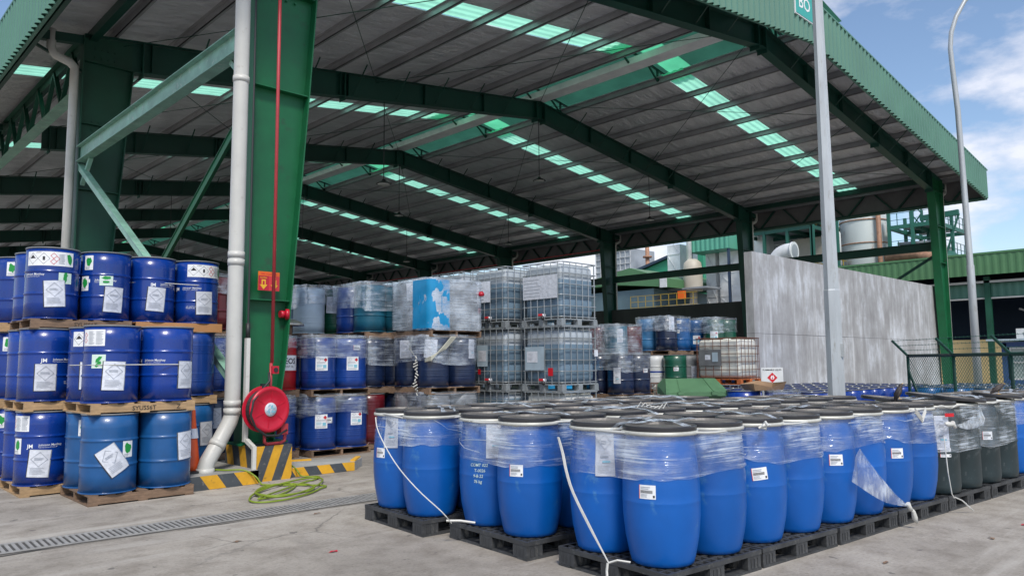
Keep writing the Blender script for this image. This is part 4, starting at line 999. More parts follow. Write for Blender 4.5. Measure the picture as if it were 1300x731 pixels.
stack(2.46, 9.1, [
  dict(c='steel_teal', orient=0, L={(0, 0): J(('pouch', 8, .36, 1, 0, .6), ('greentall', 40, .47, 2)), (0, 1): J(('greentall', -20, .68, 3), ('greentall', 0, .42, 4)), (1, 0): J(('pouch', 50, .46, 5))},
       W={(0, 0): 'mid-blue steel drum with a tilted clear document pouch, bottom front at the left', (0, 1): 'mid-blue steel drum with two green smeared stickers, behind the tilted pouch', (1, 0): 'mid-blue steel drum with a white sheet hanging on its right side beside the cone'}),
  dict(c='steel_blue', pmat='wood_pale', L={(0, 0): J(('text', -42, .72, 6), ('green', -26, .46, 7), ('pouch', 6, .3, 8)), (0, 1): J(('ghs', 0, .72, 9), ('pouch', -10, .3, 9)), (1, 0): J(('logo', -35, .44, 10), ('pouch', 48, .3, 11))},
       W={(0, 0): 'glossy blue steel drum with text label, green sticker and pouch, over the stencilled pallet', (1, 0): 'glossy blue steel drum with a pouch at its right edge over the stencilled pallet'})],
  'two-tier front stack', GL, 'wood_worn', stencils={1: 'SYUSS6T            Z'}, size=1.12)
stack(2.08, 10.3, [
  dict(c='steel_blue', pmat='wood_pale', L={(0, 0): J(('text', -58, .72, 12), ('greentall', -60, .46, 13), ('logo', 8, .44, 14), ('pouch', -6, .26, 15))}, W={(0, 0): 'glossy blue steel drum with large white logo, bottom of the leftmost near stack'}),
  dict(c='steel_blue', pmat='wood_pale', L={(0, 0): J(('logo', 30, .46, 16), ('pouch', 0, .28, 17), ('mark', 42, .2, 18))}, W={(0, 0): 'glossy blue steel drum with white logo and pouch, middle of the leftmost near stack'}),
  dict(c='steel_blue', pmat='wood_worn', L={(0, 0): J(('ghs', -8, .72, 19), ('green', 28, .5, 20), ('pouch', 6, .3, 21), ('logo', -50, .5, 22)), (1, 0): J(('greentall', -42, .72, 23), ('greentall', -52, .46, 24), ('logo', -8, .47, 24), ('green', 2, .51, 25), ('pouch', 20, .26, 26))},
       W={(0, 0): 'glossy blue steel drum with a wide hazard label, nearest on the top tier', (1, 0): 'glossy blue steel drum with two green stickers, second from left on the top tier'})],
  'leftmost near stack', GL, 'wood_pale', stencils={0: 'SYUSS6T', 2: '  SYUSS6T'}, size=1.12)
stack(3.28, 10.42, [
  dict(c='steel_teal', L={(1, 0): J(('pouch', 45, .46, 27))}, W={(1, 0): 'mid-blue steel drum with white paper behind the orange cone'}),
  dict(c='steel_royal', ribbed=True, pmat='wood_pale'),
  dict(c='steel_blue', pmat='wood_tan', L={(0, 0): J(('logo', 38, .47, 28), ('pouch', 12, .3, 29)), (1, 0): J(('ghs', 30, .72, 30), ('logo', -20, .45, 31), ('pouch', 22, .28, 32), ('mark', -25, .2, 33))},
       W={(0, 0): 'glossy blue steel drum on the smooth tan pallet, third from left on the top tier', (1, 0): 'glossy blue steel drum at the right end of the top tier beside the white pipe'})],
  'stack behind the traffic cone', GL, 'wood_worn', size=1.12, solid=(2,))
for q, (x, y) in enumerate(((1.98, 11.56), (1.82, 12.82), (1.7, 14.1))):
    stack(x, y, [dict(c='steel_blue', pmat='wood_pale', L={(0, 0): J(('greentall', -20, .7, 40+q)), (0, 1): J(('text', 0, .7, 43+q))}) for _ in range(3)], '%s stack behind the leftmost near stack' % ORD[q], GL, 'wood_pale', size=1.12, ndrum=((0, 0), (0, 1), (1, 0)) if q < 2 else ((0, 0), (1, 0)))
# white strapping round the two upper left tiers
for (x, y, s, z, lab) in ((2.46, 9.1, 1.1, TIER+.115+.42, 'front'), (3.28, 10.42, 1.12, 2*TIER+.115+.52, 'tan pallet')):
    mb = MB(); P = [(p[0], p[1], z) for p in hull(x+s/2, y+s/2, s/2-.27, .297)]; P.append(P[0]); mb.tube(P, .006, 4)
    tagm(mb, 'strap', 'strap_white', 'thin white band round the upper drums of the %s' % ('two-tier front stack' if lab == 'front' else 'smooth tan pallet'), 'strap')

# ================================================================ stacks inside the shed
GS = 'steel drums stacked inside the shed'
FD = (.3, .9, 'film_dense'); FC = (.42, .9, 'film_smoke')
stack(4.78, 11.95, [dict(c='steel_navy', L={(0, 0): J(('pouch', 10, .55, 50))}), dict(c='steel_royal', ribbed=True, film=(.5, .9, 'film_smoke')), dict(c={(0, 0): 'steel_maroon', (1, 0): 'steel_green', 'd': 'steel_maroon'}, ribbed=False, film=(.55, .9), L={(0, 0): J(('pouch', 60, .55, 51))})],
      'stack left of the white pipe', GS)
stack(5.63, 11.35, [dict(c='steel_royal', film=(.6, .9)), dict(c='steel_red', L={(0, 0): J(('eneos', 25, .43, 52))}, film=(.7, .88), W={(0, 0): 'red steel drum with black lettering on a white band beside the green column'})],
      'narrow stack behind the hose reel', GS, size=.52, ndrum=((0, 0),))
stack(6.0, 12.35, [dict(c='steel_navy'), dict(c='steel_navy'), dict(c='steel_green', ribbed=True, film=(.3, .9), W={(0, 0): 'green ribbed steel drum wrapped in film, highest one just right of the green column'})],
      'narrow stack with the green drum', GS, size=.52, ndrum=((0, 0),))
stack(6.24, 11.13, [dict(c='steel_royal', ribbed=True, L={(0, 0): J(('flam', 10, .46, 53), ('small', 38, .47, 54)), (1, 0): J(('flam', 24, .48, 55))}, film=(.55, .9, 'film_smoke')),
                   dict(c='steel_royal', ribbed=True, pmat='wood_worn', L={(0, 0): J(('flam', 12, .42, 56)), (1, 0): J(('flam', 12, .42, 57), ('small', 26, .68, 58))}, film=(.52, .9, 'film_smoke'),
                        W={(0, 0): 'royal blue ribbed drum with hazard label, upper left one right of the column', (1, 0): 'royal blue ribbed drum with hazard label and sticker, upper right one'})],
      'two-tier stack right of the column', GS, orient=1)
stack(6.85, 12.6, [dict(c='steel_navy', nd=((0, 0), (1, 0))), dict(c='steel_navy', nd=((0, 0), (1, 0))), dict(c={(0, 0): 'steel_pale', (1, 0): 'steel_green', (0, 1): 'steel_pale', 'd': 'steel_navy'}, ribbed=True, film=(.5, .9), L={(1, 0): J(('pouch', -20, .55, 59))})],
      'stack with the pale blue drum', GS)
stack(8.15, 12.75, [dict(c='steel_navy', ribbed=True, nd=((0, 0), (1, 0))), dict(c='steel_navy', ribbed=True, nd=((0, 0), (1, 0))), dict(c='steel_navy', ribbed=True, film=(.35, .9), box=True, L={(0, 0): J(('pouch', 20, .55, 60))})], 'stack behind the right-hand blue drums', GS)
stack(7.42, 11.42, [dict(c={(0, 0): 'steel_maroon', 'd': 'steel_navy'}, ribbed=True), dict(c='steel_navy', ribbed=True, film=(.4, .9), L={(1, 0): J(('strip', 30, .55, 61))}), dict(c={(0, 0): 'steel_deepteal', (0, 1): 'steel_royal', 'd': 'steel_deepteal'}, film=(.4, .9), box=True)],
      'stack with the teal drum on top', GS)
stack(7.92, 10.2, [dict(c='steel_grey', film=(.5, .9)), dict(c='steel_navy', ribbed=True, film=(.42, .9, 'film_smoke'), L={(0, 0): J(('pouch', -6, .66, 62)), (0, 1): J(('pouch', -20, .66, 63)), (1, 0): J(('strip', 48, .66, 64))}),
                   dict(c={(0, 0): 'steel_cyan', 'd': 'steel_grey'}, film=(.02, .9, 'film_box'), box=True, L={(0, 1): J(('pouch', 0, .7, 65))}, W={(0, 0): 'bright cyan steel drum showing through torn film on the top tier'})],
      'stack beside the wire-caged tanks', GS, orient=1, size=1.14)
mb = MB()
for k in range(4): mb.tube([(7.9+.006*k, 10.7, 1.95), (7.88, 10.72+.01*k, 1.75), (7.9, 10.5, 1.5+.012*k), (7.93, 10.2, 1.55+.02*k), (8.1+.03*k, 10.12, 1.75), (8.3+.03*k, 10.1, 1.95)], .012, 5)
tagm(mb, 'rope', 'rope', 'loop of pale straps hanging over the navy wrapped drums', 'rope')
mb = MB()
for k in range(14): a = k*.8; mb.tube([(7.85+.02*math.sin(a), 10.5+.03*math.cos(a), 1.62-.048*k), (7.83+.03*math.cos(a*1.3), 10.5+.04*math.sin(a), 1.58-.048*k)], .012, 5)
tagm(mb, 'film_knot', 'strap_white', 'crumpled film tail hanging down the navy wrapped drums', 'film knot')
mb = MB(); zc = 2*TIER+.115; x_, y_ = 7.92-.036, 10.2-.036; vs = []; CP = [(0, .5-.04*q) for q in range(11)]+[(.03, .03)]+[(.1+.04*q, 0) for q in range(9)]; rc_ = random.Random(5)
for (px_, py_) in CP:
    for q in range(13): d_ = .009*rc_.random()+.006*math.sin(q*.9+px_*9+py_*7); vs.append((x_+px_+d_, y_+py_+d_, zc+.03+.07*q))
mb.add(vs, [(i*13+j, (i+1)*13+j, (i+1)*13+j+1, i*13+j+1) for i in range(len(CP)-1) for j in range(12)], 0, True)
for ex, ey in ((.0, .3), (.25, -.002)): mb.box(x_+ex-.004, x_+ex+.004, y_+ey-.004, y_+ey+.004, zc+.3, zc+.6)
tagm(mb, 'plastic_sheet', 'steel_cyan', 'bright cyan plastic sheet folded round the corner of the top wrapped load', 'plastic sheet')
mb = MB(); mb.lathe([(.0, 0), (.05, .01), (.055, .05), (.03, .09)], 10, c=(9.02, 10.14, zc+.62)); tagm(mb, 'cap', 'red_paint', 'small red cap on the right edge of the wrapped cyan load', 'cap')
# dull metal dome
mb = MB(); mb.lathe([(.02, .2), (.02, .3), (.1, .28), (.22, .235), (.26, .19), (.255, .175), (.2, .19)], 24, 0); mb.tube([(0, 0, 0), (0, 0, .2)], .07, 10, 1)
o = mb.build('vent_cap', ['dome_metal', 'wood_worn']); o.location = (5.98, 11.5, 1.955); tag(o, 'dull metal mushroom-shaped cap on a short brown stem beside the green column', 'vent cap')
# caged bulk tanks
GI = 'wire-caged bulk tanks in the shed'
H1 = .98
for q, (x, y) in enumerate(((9.86, 8.97), (9.62, 10.15), (9.55, 11.32), (9.55, 12.5), (9.5, 13.7), (9.5, 14.9))):
    nm = ('nearest stack of caged tanks', 'second stack of caged tanks', 'third stack of caged tanks', 'fourth stack of caged tanks', 'fifth stack of caged tanks', 'sixth stack of caged tanks')[q]
    ibc(x, y, 0, 'bottom wire-caged tank with pale top in the %s' % nm, GI, H1, 1, 1, 'bottle_white' if q < 1 else 'bottle_blue', valve=False)
    pl = {0: [('x', .1, .38, .58, .8, 'steel_pale'), ('x', .15, .52, .42, .72, 'paper'), ('x', .68, .28, .8, .42, 'ghs_red'), ('y', .86, .62, .96, .74, 'paper')], 1: [('x', .22, .45, .52, .85, 'steel_pale'), ('x', .26, .55, .48, .75, 'paper'), ('x', .25, .3, .33, .4, 'ghs_red')]}.get(q, [])
    ibc(x, y, H1, 'middle wire-caged tank of blue-grey liquid in the %s' % nm, GI, plates=pl)
    pl = {0: [('x', .06, .5, .92, .92, 'paper')], 1: [('x', .2, .5, .6, .9, 'paper'), ('x', .25, .3, .33, .4, 'ghs_red')]}.get(q, [])
    ibc(x, y, H1+1.16, 'top wire-caged tank of blue-grey liquid in the %s' % nm, GI, plates=pl)
# right-hand group
GR = 'steel drums stacked at the back right of the shed'
stack(12.95, 10.05, [dict(c='steel_navy', film=(.5, .9), L={(0, 0): J(('strip', -14, .4, 70)), (1, 0): J(('small', 40, .5, 71))}, W={(0, 0): 'navy steel drum with a crumpled sheet, just right of the caged tanks', (1, 0): 'navy steel drum with a small sticker, just right of the caged tanks'})], 'navy stack by the caged tanks', GR, orient=1, z0=.72)
stack(12.0, 11.27, [dict(c='steel_cyan', nd=((0, 0), (1, 0))), dict(c='steel_deepteal', nd=((0, 0), (1, 0)), film=(.3, .9))], 'cyan stack beside the caged tanks', GR, z0=.6)
stack(14.95, 11.7, [dict(c='steel_navy', nd=((0, 0), (1, 0), (0, 1))), dict(c={(0, 0): 'steel_deepteal', 'd': 'steel_maroon'}, film=(.05, .9, 'film_smoke'), L={(0, 0): J(('strip', 20, .6, 72))})], 'stack of wrapped dark drums', GR, z0=.48)
stack(16.1, 10.75, [dict(c={(0, 0): 'steel_green', (0, 1): 'steel_white', 'd': 'steel_grey'}, ribbed=False, L={(0, 0): J(('small', 5, .5, 73)), (1, 0): J(('strip', 30, .4, 74))}, bands={(0, 1): [(.41, .45, 'steel_blue')]}, W={(0, 1): 'white steel drum with a blue ring, left of the green drum', (0, 0): 'green steel drum with a small sticker behind the sloping green bin'}),
      dict(c={(0, 1): 'steel_sky', (1, 0): 'steel_teal', 'd': 'steel_navy'}, film=(.48, .9), off=(.3, .45), L={(0, 0): J(('strip', 30, .7, 75)), (1, 0): J(('small', -10, .5, 76), ('small', 0, .75, 77))})], 'stack with the white drum', GR, z0=.7)
stack(18.0, 10.75, [dict(c='steel_navy', nd=((0, 0), (1, 0), (0, 1))), dict(c={(0, 1): 'steel_teal', 'd': 'steel_green'}, film=(.48, .9), L={(0, 1): J(('flam', 10, .3, 78)), (0, 0): J(('flam', 0, .4, 79))})], 'stack against the white wall', GR, z0=.7)
ibc(16.55, 9.3, 0, 'pale caged tank under the white rusty-caged tank', 'pale caged tanks at the right', .93, 1.0, 1.25, 'bottle_blue', 'cage_steel', valve=False)
ibc(16.55, 9.3, .93, 'white caged tank with a rusty cage on an orange pallet', 'pale caged tanks at the right', 1.14, 1.0, 1.25, 'bottle_white', 'cage_rust', [('x', .12, .45, .75, .85, 'steel_grey'), ('x', .3, .6, .45, .72, 'paper'), ('x', .5, .55, .66, .78, 'steel_pale')], 'wood_orange', valve=False)
ibc(14.9, 9.9, 0, 'small low caged tank between the navy stack and the green bin', 'pale caged tanks at the right', 1.0, .9, .9, 'bottle_white', 'cage_rust', valve=False)
# green lidded bin
t = empty('lidded_bin', (12.1, 7.8, 0), math.radians(-44)); tag(t, 'green plastic bin with a sloping lid in front of the white caged tank', 'bin')
mb = MB(); mb.prism([(-.3, .15), (.3, .15), (.36, .9), (-.36, .9)], lambda u, v, t_: (t_, u, v), -.52, .52); 
for x in (-.4, .4): mb.tube([(x-.03, -.2, .08), (x+.03, -.2, .08)], .08, 12); mb.tube([(x-.03, .2, .08), (x+.03, .2, .08)], .08, 12)
mb.build('body', 'bin_green', t)
mb = MB(); P = [(-.42, .9), (-.42, .95), (.1, 1.18), (.34, 1.18), (.4, 1.06), (.4, .9)]
a, b = [(-.56, u, v) for u, v in P], [(.56, u, v) for u, v in P]
a = [(x*(.82 if v > 1.15 else 1), u, v) for x, u, v in a]; b = [(x*(.82 if v > 1.15 else 1), u, v) for x, u, v in b]
n = len(P); mb.add(a+b, [list(range(n))[::-1], list(range(n, 2*n))]+[(i, (i+1) % n, (i+1) % n+n, i+n) for i in range(n)])
for x in (-.3, .3): mb.box(x-.05, x+.05, -.47, -.42, .9, .96)
mb.box(-.58, .58, -.45, -.42, .88, .905); mb.bar((-.3, -.4, .965), (-.24, .09, 1.18), .02, .012); mb.bar((.3, -.4, .965), (.24, .09, 1.18), .02, .012)
mb.build('lid', 'bin_green', t)

# low steel drums in front of the white wall
GF = 'blue steel drums standing in rows before the white wall'
for i in range(11):
    for j in range(5):
        x, y = 15.2+i*.6, 6.95+j*.62
        steel_drum(x, y, 0, 'glossy blue steel drum before the white wall, %s in the %s row from the front' % (ORD[i], ORD[j]), GF, 'steel_blue', labels=[('small', face(x, y, 0), .7, i)] if (i*3+j) % 7 == 0 else ())
GT = 'mid-blue steel drums behind the mesh fence'
for i in range(6):
    for j in range(4):
        x, y = 19.6+i*.6, 4.3+j*.62
        steel_drum(x, y, 0, 'mid-blue steel drum behind the mesh fence, %s in the %s row from the right' % (ORD[i], ORD[j]), GT, 'steel_teal')
steel_drum(12.6, 6.3, .12, 'film-wrapped blue steel drum beside the open cardboard on the yard', 'pair of steel drums by the white wall', 'steel_blue'); steel_drum(12.35, 6.9, .12, 'blue steel drum carrying torn cardboard under the hazard board', 'pair of steel drums by the white wall', 'steel_blue')
plastic_pallet(12.5, 6.6, 0, 'black pallet under the pair of steel drums by the white wall')
film_wrap(12.6, 6.3, .12, 0, 'crinkled film round the single blue drum by the white wall', 'stretch film round stacked steel drums', 0.001, lambda q: .297, .5, .88, 'film_dense', .03, 5)
mb = MB(); mb.add([(-.26, -.2, 0), (.26, -.2, 0), (.26, .2, 0), (-.26, .2, 0), (-.3, -.24, .12), (.05, -.22, .05), (.3, -.26, .15), (.32, .24, .12), (0, .22, .16), (-.32, .24, .1)],
   [(0, 1, 2, 3), (0, 5, 4), (0, 1, 5), (1, 6, 5), (1, 2, 7, 6), (2, 3, 8), (2, 8, 7), (3, 9, 8), (3, 0, 4, 9)])
o = mb.build('cardboard_box', 'cardboard'); o.location = (12.5, 6.6, .985); o.rotation_euler = (0, 0, -.6); tag(o, 'torn open cardboard box lying on the blue drums under the hazard board', 'cardboard box')
# hazard board
t = empty('hazard_board', (14.3, 7.35, 0), math.radians(-44)); tag(t, 'white FLAMMABLE LIQUID board with a red flame diamond', 'sign')
mb = MB(); mb.box(-.22, .22, -.01, .01, 1.02, 1.36); mb.build('board', 'steel_white', t)
mb = MB(); S = Sheet(mb, lambda u, v, o: (u, -.012-o, v), .5); S.text('FLAMMABLE LIQUID', 0, 1.3, .042, 0, .002, .012, 0, 1)
S.diamond(0, 1.16, .11, 2, .002, .06, 1); S.poly([(-.03, 1.13), (.03, 1.13), (.04, 1.17), (.012, 1.22), (.008, 1.18), (-.015, 1.205), (-.035, 1.17)], 2, .004); S.poly([(-.012, 1.14), (.014, 1.14), (.012, 1.17), (-.01, 1.165)], 1, .005)
mb.build('lettering', ['print_black', 'ghs_red', 'white_print'], t)
mb = MB(); mb.bar((-.18, .02, 0), (-.18, .02, 1.3), .04, .04); mb.bar((.18, .02, 0), (.18, .02, 1.3), .04, .04); mb.build('post', 'pole_grey', t)

# ================================================================ lamp posts, fence
t = empty('lamp_post', (12.05, 5.12, 0)); tag(t, 'tall grey octagonal lamp post rising out of the drum block', 'lamp post')
mb = MB(); mb.tube([(0, 0, 0), (0, 0, 2.6), (0, 0, 2.62), (0, 0, 11)], .14, 8, rs=[.145, .128, .12, .065]); mb.cbox((0, 0, .015), (.5, .5, .03)); mb.build('shaft', 'pole_grey', t)
for f in t.children[0].data.polygons: f.use_smooth = False
mb = MB(); mb.box(-.06, -.035, -.16, -.1, 1.55, 1.75); mb.build('access_door', 'galvanised', t).rotation_euler = (0, 0, .1)
mb = MB(); mb.tube([(0, 0, 10.9), (-.1, -.1, 11.4), (-.6, -.6, 11.8), (-1.2, -1.2, 11.9)], .05, 8); mb.cbox((-1.5, -1.5, 11.9), (.5, .5, .12)); mb.build('lamp_arm', 'pole_grey', t)
t = empty('lamp_post', (24.95, 6.5, 0)); tag(t, 'slim galvanised lamp post with a curved top at the right', 'lamp post')
q_ = Vector((.72, -.69, 0))      # sideways
cu = [Vector((0, 0, 0)), Vector((0, 0, 4.2)), Vector((0, 0, 4.25)), Vector((0, 0, 8.9))-q_*.06, Vector((0, 0, 10.3))-q_*.14, Vector((0, 0, 10.8))-q_*.16, Vector((0, 0, 11.3))-q_*.1, Vector((0, 0, 11.8))+q_*.08, Vector((0, 0, 12.3))+q_*.38, Vector((0, 0, 12.7))+q_*.8, Vector((0, 0, 13.0))+q_*1.5, Vector((0, 0, 13.1))+q_*2.1]
r_ = [.115, .105, .09, .078, .072, .07, .068, .065, .06, .058, .055, .05]
mb = MB(); mb.tube(cu, .1, 10, rs=r_); mb.build('shaft', 'pole_grey', t)
mb = MB(); e = Vector(cu[-1]); mb.bar(e, e+q_*.7, .28, .1); mb.build('lamp_head', 'galvanised', t)
t = empty('mesh_fence', (18.17, 6.09, 0)); tag(t, 'green chain-link fence with slanted barbed wire arms at the right', 'fence')
P0 = Vector((0, 0, 0)); P1 = Vector((-3.4, -3.55, 0)); dirn = (P1-P0).normalized(); ln = 9.0; nn = Vector((-dirn.y, dirn.x, 0))
H = 1.58
mb = MB(); mb.tube([P0+Vector((0, 0, H)), P0+dirn*ln+Vector((0, 0, H-.0))], .035, 8); mb.tube([P0+Vector((0, 0, .12)), P0+dirn*ln+Vector((0, 0, .12))], .02, 6); mb.build('rail', 'green_dark', t)
arm = -nn
for k in range(6):
    b = P0+dirn*1.75*k
    mb = MB(); mb.tube([b, b+Vector((0, 0, H))], .032, 8); mb.tube([b+Vector((0, 0, H)), b+Vector((-.22, .24, H+.34))], .028, 6); mb.build('post', 'green_dark', t)
mb = MB(); mb.tube([P0+Vector((0, 0, 1.25)), P0+dirn*.75+Vector((0, 0, .1))], .03, 6); mb.build('brace', 'green_dark', t)
mb = MB(); k = .085; nu = int(ln/k); nv = int(H/k)
for i in range(-nv, nu):      # diamond mesh, two families of wires
    for s in (1, -1):
        a, b = (i*k, i*k+nv*k) if s > 0 else (i*k+nv*k, i*k)
        za, zb2 = .12, .12+nv*k; 
        if a < 0: za += -a; a = 0
        if b < 0: zb2 += b; b = 0
        if a > ln: za += a-ln; a = ln
        if b > ln: zb2 -= b-ln; b = ln
        za, zb2 = min(za, H), max(min(zb2, H), .1)
        if zb2 > za+.05: mb.tube([P0+dirn*a+Vector((0, 0, za)), P0+dirn*b+Vector((0, 0, zb2))], .004, 3, cap=False)
mb.build('chain_link', 'struct_teal', t)
mb = MB()
for f in (.35, .65, .98):
    o_ = Vector((-.22, .24, .34))*f+Vector((0, 0, H)); mb.tube([P0+o_, P0+o_+dirn*ln], .004, 4)
    for i in range(70): q = P0+o_+dirn*(i*.128); mb.bar(q+Vector((0, 0, -.02)), q+Vector((.01, .01, .02)), .004, .004)
mb.build('barbed_wire', 'struct_teal', t)

# ================================================================ things at the column
t = empty('fire_hose_reel', (4.62, 9.42, .92), math.radians(0)); tag(t, 'red fire hose reel with black hose on the green column', 'hose reel')
def ydisc(mb, prof, n=40, mat=0):    # lathe about the Y axis; prof (r, y)
    o = len(mb.v)
    for r, y in prof:
        for k in range(n): a = 2*PI*k/n; mb.v.append((r*math.cos(a), y, r*math.sin(a)))
    for i in range(len(prof)-1):
        for k in range(n): a, b = o+i*n+k, o+i*n+(k+1) % n; mb.f.append([a, a+n, b+n, b]); mb.m.append(mat); mb.sm.append(True)
    mb.f.append([o+k for k in range(n)]); mb.m.append(mat); mb.sm.append(False); e = o+(len(prof)-1)*n; mb.f.append([e+k for k in range(n)][::-1]); mb.m.append(mat); mb.sm.append(False)
# disc axis faces the yard, turned a little to the left
rot = math.radians(8)
drum_ = empty('reel_drum', (0, 0, 0), rot); drum_.parent = t
mb = MB(); ydisc(mb, [(.05, -.09), (.09, -.09), (.1, -.085), (.24, -.085), (.245, -.09), (.28, -.09), (.295, -.08), (.3, -.065), (.29, -.06), (.05, -.06)])
for k in range(6): a = k*PI/3+.4; mb.bar((.11*math.cos(a), -.087, .11*math.sin(a)), (.235*math.cos(a), -.087, .235*math.sin(a)), .006, .008)
mb.build('front_disc', 'red_paint', drum_)
mb = MB(); ydisc(mb, [(.05, .1), (.29, .09), (.3, .095), (.29, .11), (.05, .11)]); mb.build('rear_disc', 'red_paint', drum_)
mb = MB()
for lay in range(3):
    for k in range(6):
        y = -.05+.025*k+(.012 if lay % 2 else 0); r = .2+.024*lay; mb.tube([(r*math.cos(a*PI/14), y, r*math.sin(a*PI/14)) for a in range(29)], .012, 6, cap=False)
mb.build('hose', 'rubber_black', drum_)
mb = MB(); ydisc(mb, [(.02, -.1), (.085, -.1), (.09, -.088), (.02, -.088)]); S = Sheet(mb, lambda u, v, o: (u, -.1-o, v)); rnd = random.Random(4)
for k in range(26): a = rnd.random()*6.28; r = .02+.05*rnd.random(); S.blob(r*math.cos(a), r*math.sin(a), .012, .007, 1, .001+.0001*k, rnd.random()*3, k)
mb.build('hub', ['paper', 'print_cyan'], drum_)
mb = MB(); mb.tube([(.02, -.0, .48), (.02, -.02, .36), (-.1, -.08, .26), (-.24, -.12, .12), (-.27, -.12, -.06), (-.2, -.12, -.22), (-.05, -.1, -.33), (.12, -.1, -.34), (.26, -.06, -.28)], .016, 8); mb.build('hose', 'rubber_black', t)
mb = MB(); mb.box(-.04, .08, .1, .3, -.05, .05); mb.box(-.03, .03, .08, .14, .27, .33); mb.build('bracket', 'rubber_black', t)
mb = MB(); mb.tube([(.08, .04, .6), (.08, .05, 7.6)], .024, 8); mb.tube([(.06, .04, 0), (.07, .04, .6)], .022, 8)
mb.tube([(-.02, .0, -.25), (-.02, 0, -.42), (.01, 0, -.45), (.2, 0, -.45), (.26, 0, -.42), (.27, 0, -.33)], .022, 8); mb.box(.2, .3, -.02, .1, -.34, -.2); mb.build('supply_pipe', 'red_pipe', t)
o = MB(); o.box(-.0, .09, 0, .06, .5, .6); 
for k in range(4): pass
ob = o.build('call_point', 'red_paint'); ob.location = (4.68, 9.4, .88); tag(ob, 'small red square call point box above the hose reel', 'call point')
mb = MB(); mb.tube([(.0455, -.002, .55), (.0455, -.012, .55)], .03, 14); mb.build('button', 'rubber_black', ob)
mb = MB(); mb.tube([(5.0, 9.86, 2.2), (5.08, 9.86, 2.2)], .05, 16); mb.tube([(5.08, 9.86, 2.2), (5.13, 9.84, 2.2)], .075, 20); tagm(mb, 'alarm_bell', 'red_paint', 'round red alarm bell on the right side of the green column', 'bell')
mb = MB(); mb.box(4.63, 4.94, 9.745, 9.755, 2.51, 2.77, 0); S = Sheet(mb, lambda u, v, o: (4.785+u, 9.745-o, 2.64+v))
S.rect(-.155, .075, .155, .13, 1, .001); S.text('FIRE HOSE REEL', 0, .088, .034, 3, .003, .01, 0, 1)
S.rect(-.155, -.13, -.0, .073, 2, .001); S.rect(.0, -.13, .155, .073, 3, .001)
for u, m_ in ((-.078, 0), (.078, 0)):
    S.poly([(u-.03, .02), (u+.03, .02), (u+.03, -.05), (u+.055, -.05), (u, -.115), (u-.055, -.05), (u-.03, -.05)], m_, .003)
    S.poly([(u-.014, .0), (u+.014, .0), (u+.014, -.05), (u-.014, -.05)], 2 if u < 0 else 3, .004)
S.text('BOMBA', -.078, .035, .03, 0, .003, .006, 0, 1); S.text('API', .078, .035, .03, 0, .003, .006, 0, 1)
o = mb.build('fire_sign', ['sign_yellow', 'sign_orange', 'red_paint', 'sign_orange']); o.location = (0, .03, 0)
o.data.materials[3] = MATS['print_red']; tag(o, 'red and yellow fire hose sign with two down arrows on the green column', 'sign')
# traffic cone
t = empty('traffic_cone', (3.79, 9.74, .17)); tag(t, 'tall orange traffic cone with a white collar on the left kerb', 'cone')
mb = MB(); mb.lathe([(.13, .03), (.1, .1), (.04, .66), (.034, .76), (.02, .78)], 24); mb.build('cone', 'orange_cone', t)
mb = MB(); mb.lathe([(.076, .42), (.062, .54)], 24, cap0=False, cap1=False); mb.build('collar', 'paper', t).scale = (1.03, 1.03, 1)
mb = MB(); mb.box(-.2, .2, -.2, .2, 0, .03); mb.build('base', 'rubber_black', t)
# green hose on the ground
rnd = random.Random(11)
pts = [(4.0, 9.65, .19), (4.1, 9.45, .19), (4.28, 9.3, .185), (4.4, 9.22, .1), (4.42, 9.12, .03), (4.45, 9.0, .018)]
cx, cy = 4.42, 8.5
for k in range(64):
    a = k*.33+1.2; rl = .78+.18*math.sin(k*.12)-.006*k; rc = .36+.08*math.cos(k*.17)-.002*k; ox = .1*math.sin(k*.09); oy = .06*math.cos(k*.21)
    A_, B_ = rl*math.cos(a), rc*math.sin(a)
    pts.append((cx+ox+A_*.72+B_*.69, cy+oy+A_*.69-B_*.72, .018+.01*(k//9 % 3)))
pts += [(4.85, 8.85, .018), (5.05, 8.95, .018), (5.25, 9.15, .018), (5.1, 9.33, .02), (5.05, 9.38, .1), (5.08, 9.6, .14), (5.1, 9.9, .14)]
mb = MB(); mb.tube(smooth(pts), .0105, 8); tagm(mb, 'garden_hose', 'hose_green', 'yellow-green hose lying in loops on the concrete by the striped plinth', 'hose')
for k, (x, y, c_) in enumerate(((7.4, 1.9, 'hose_green'), (6.0, 2.25, 'wood_worn'), (8.2, 1.85, 'red_paint'), (5.6, 1.9, 'wood_worn'), (3.3, 5.5, 'red_paint'), (2.9, 6.4, 'wood_worn'), (4.0, 7.0, 'wood_worn'))):
    mb = MB(); a_ = k*1.3; q = [(.03*math.cos(a_+b)*(1 if i % 2 else 1.8), .018*math.sin(a_+b), .004+.008*(i % 2)) for i, b in enumerate((0, 1.2, 2.2, 3.2, 4.3, 5.3))]
    mb.add([(x+p[0], y+p[1], p[2]) for p in q]+[(x, y, .012)], [(i, (i+1) % 6, 6) for i in range(6)]); tagm(mb, 'dry_leaf' if c_ != 'red_paint' else 'litter', 'wood_worn' if c_ == 'hose_green' else c_, ['curled dry leaf on the open concrete at the far right', 'dry leaf on the concrete near the film knot', 'red scrap on the concrete at the right edge', 'small dry leaf close before the right-hand pallets', 'tiny red scrap on the concrete left of the nearest pallet', 'small brown leaf on the concrete in the foreground', 'small brown leaf between drain and plastic pallets'][k], 'litter', 'litter on the yard')
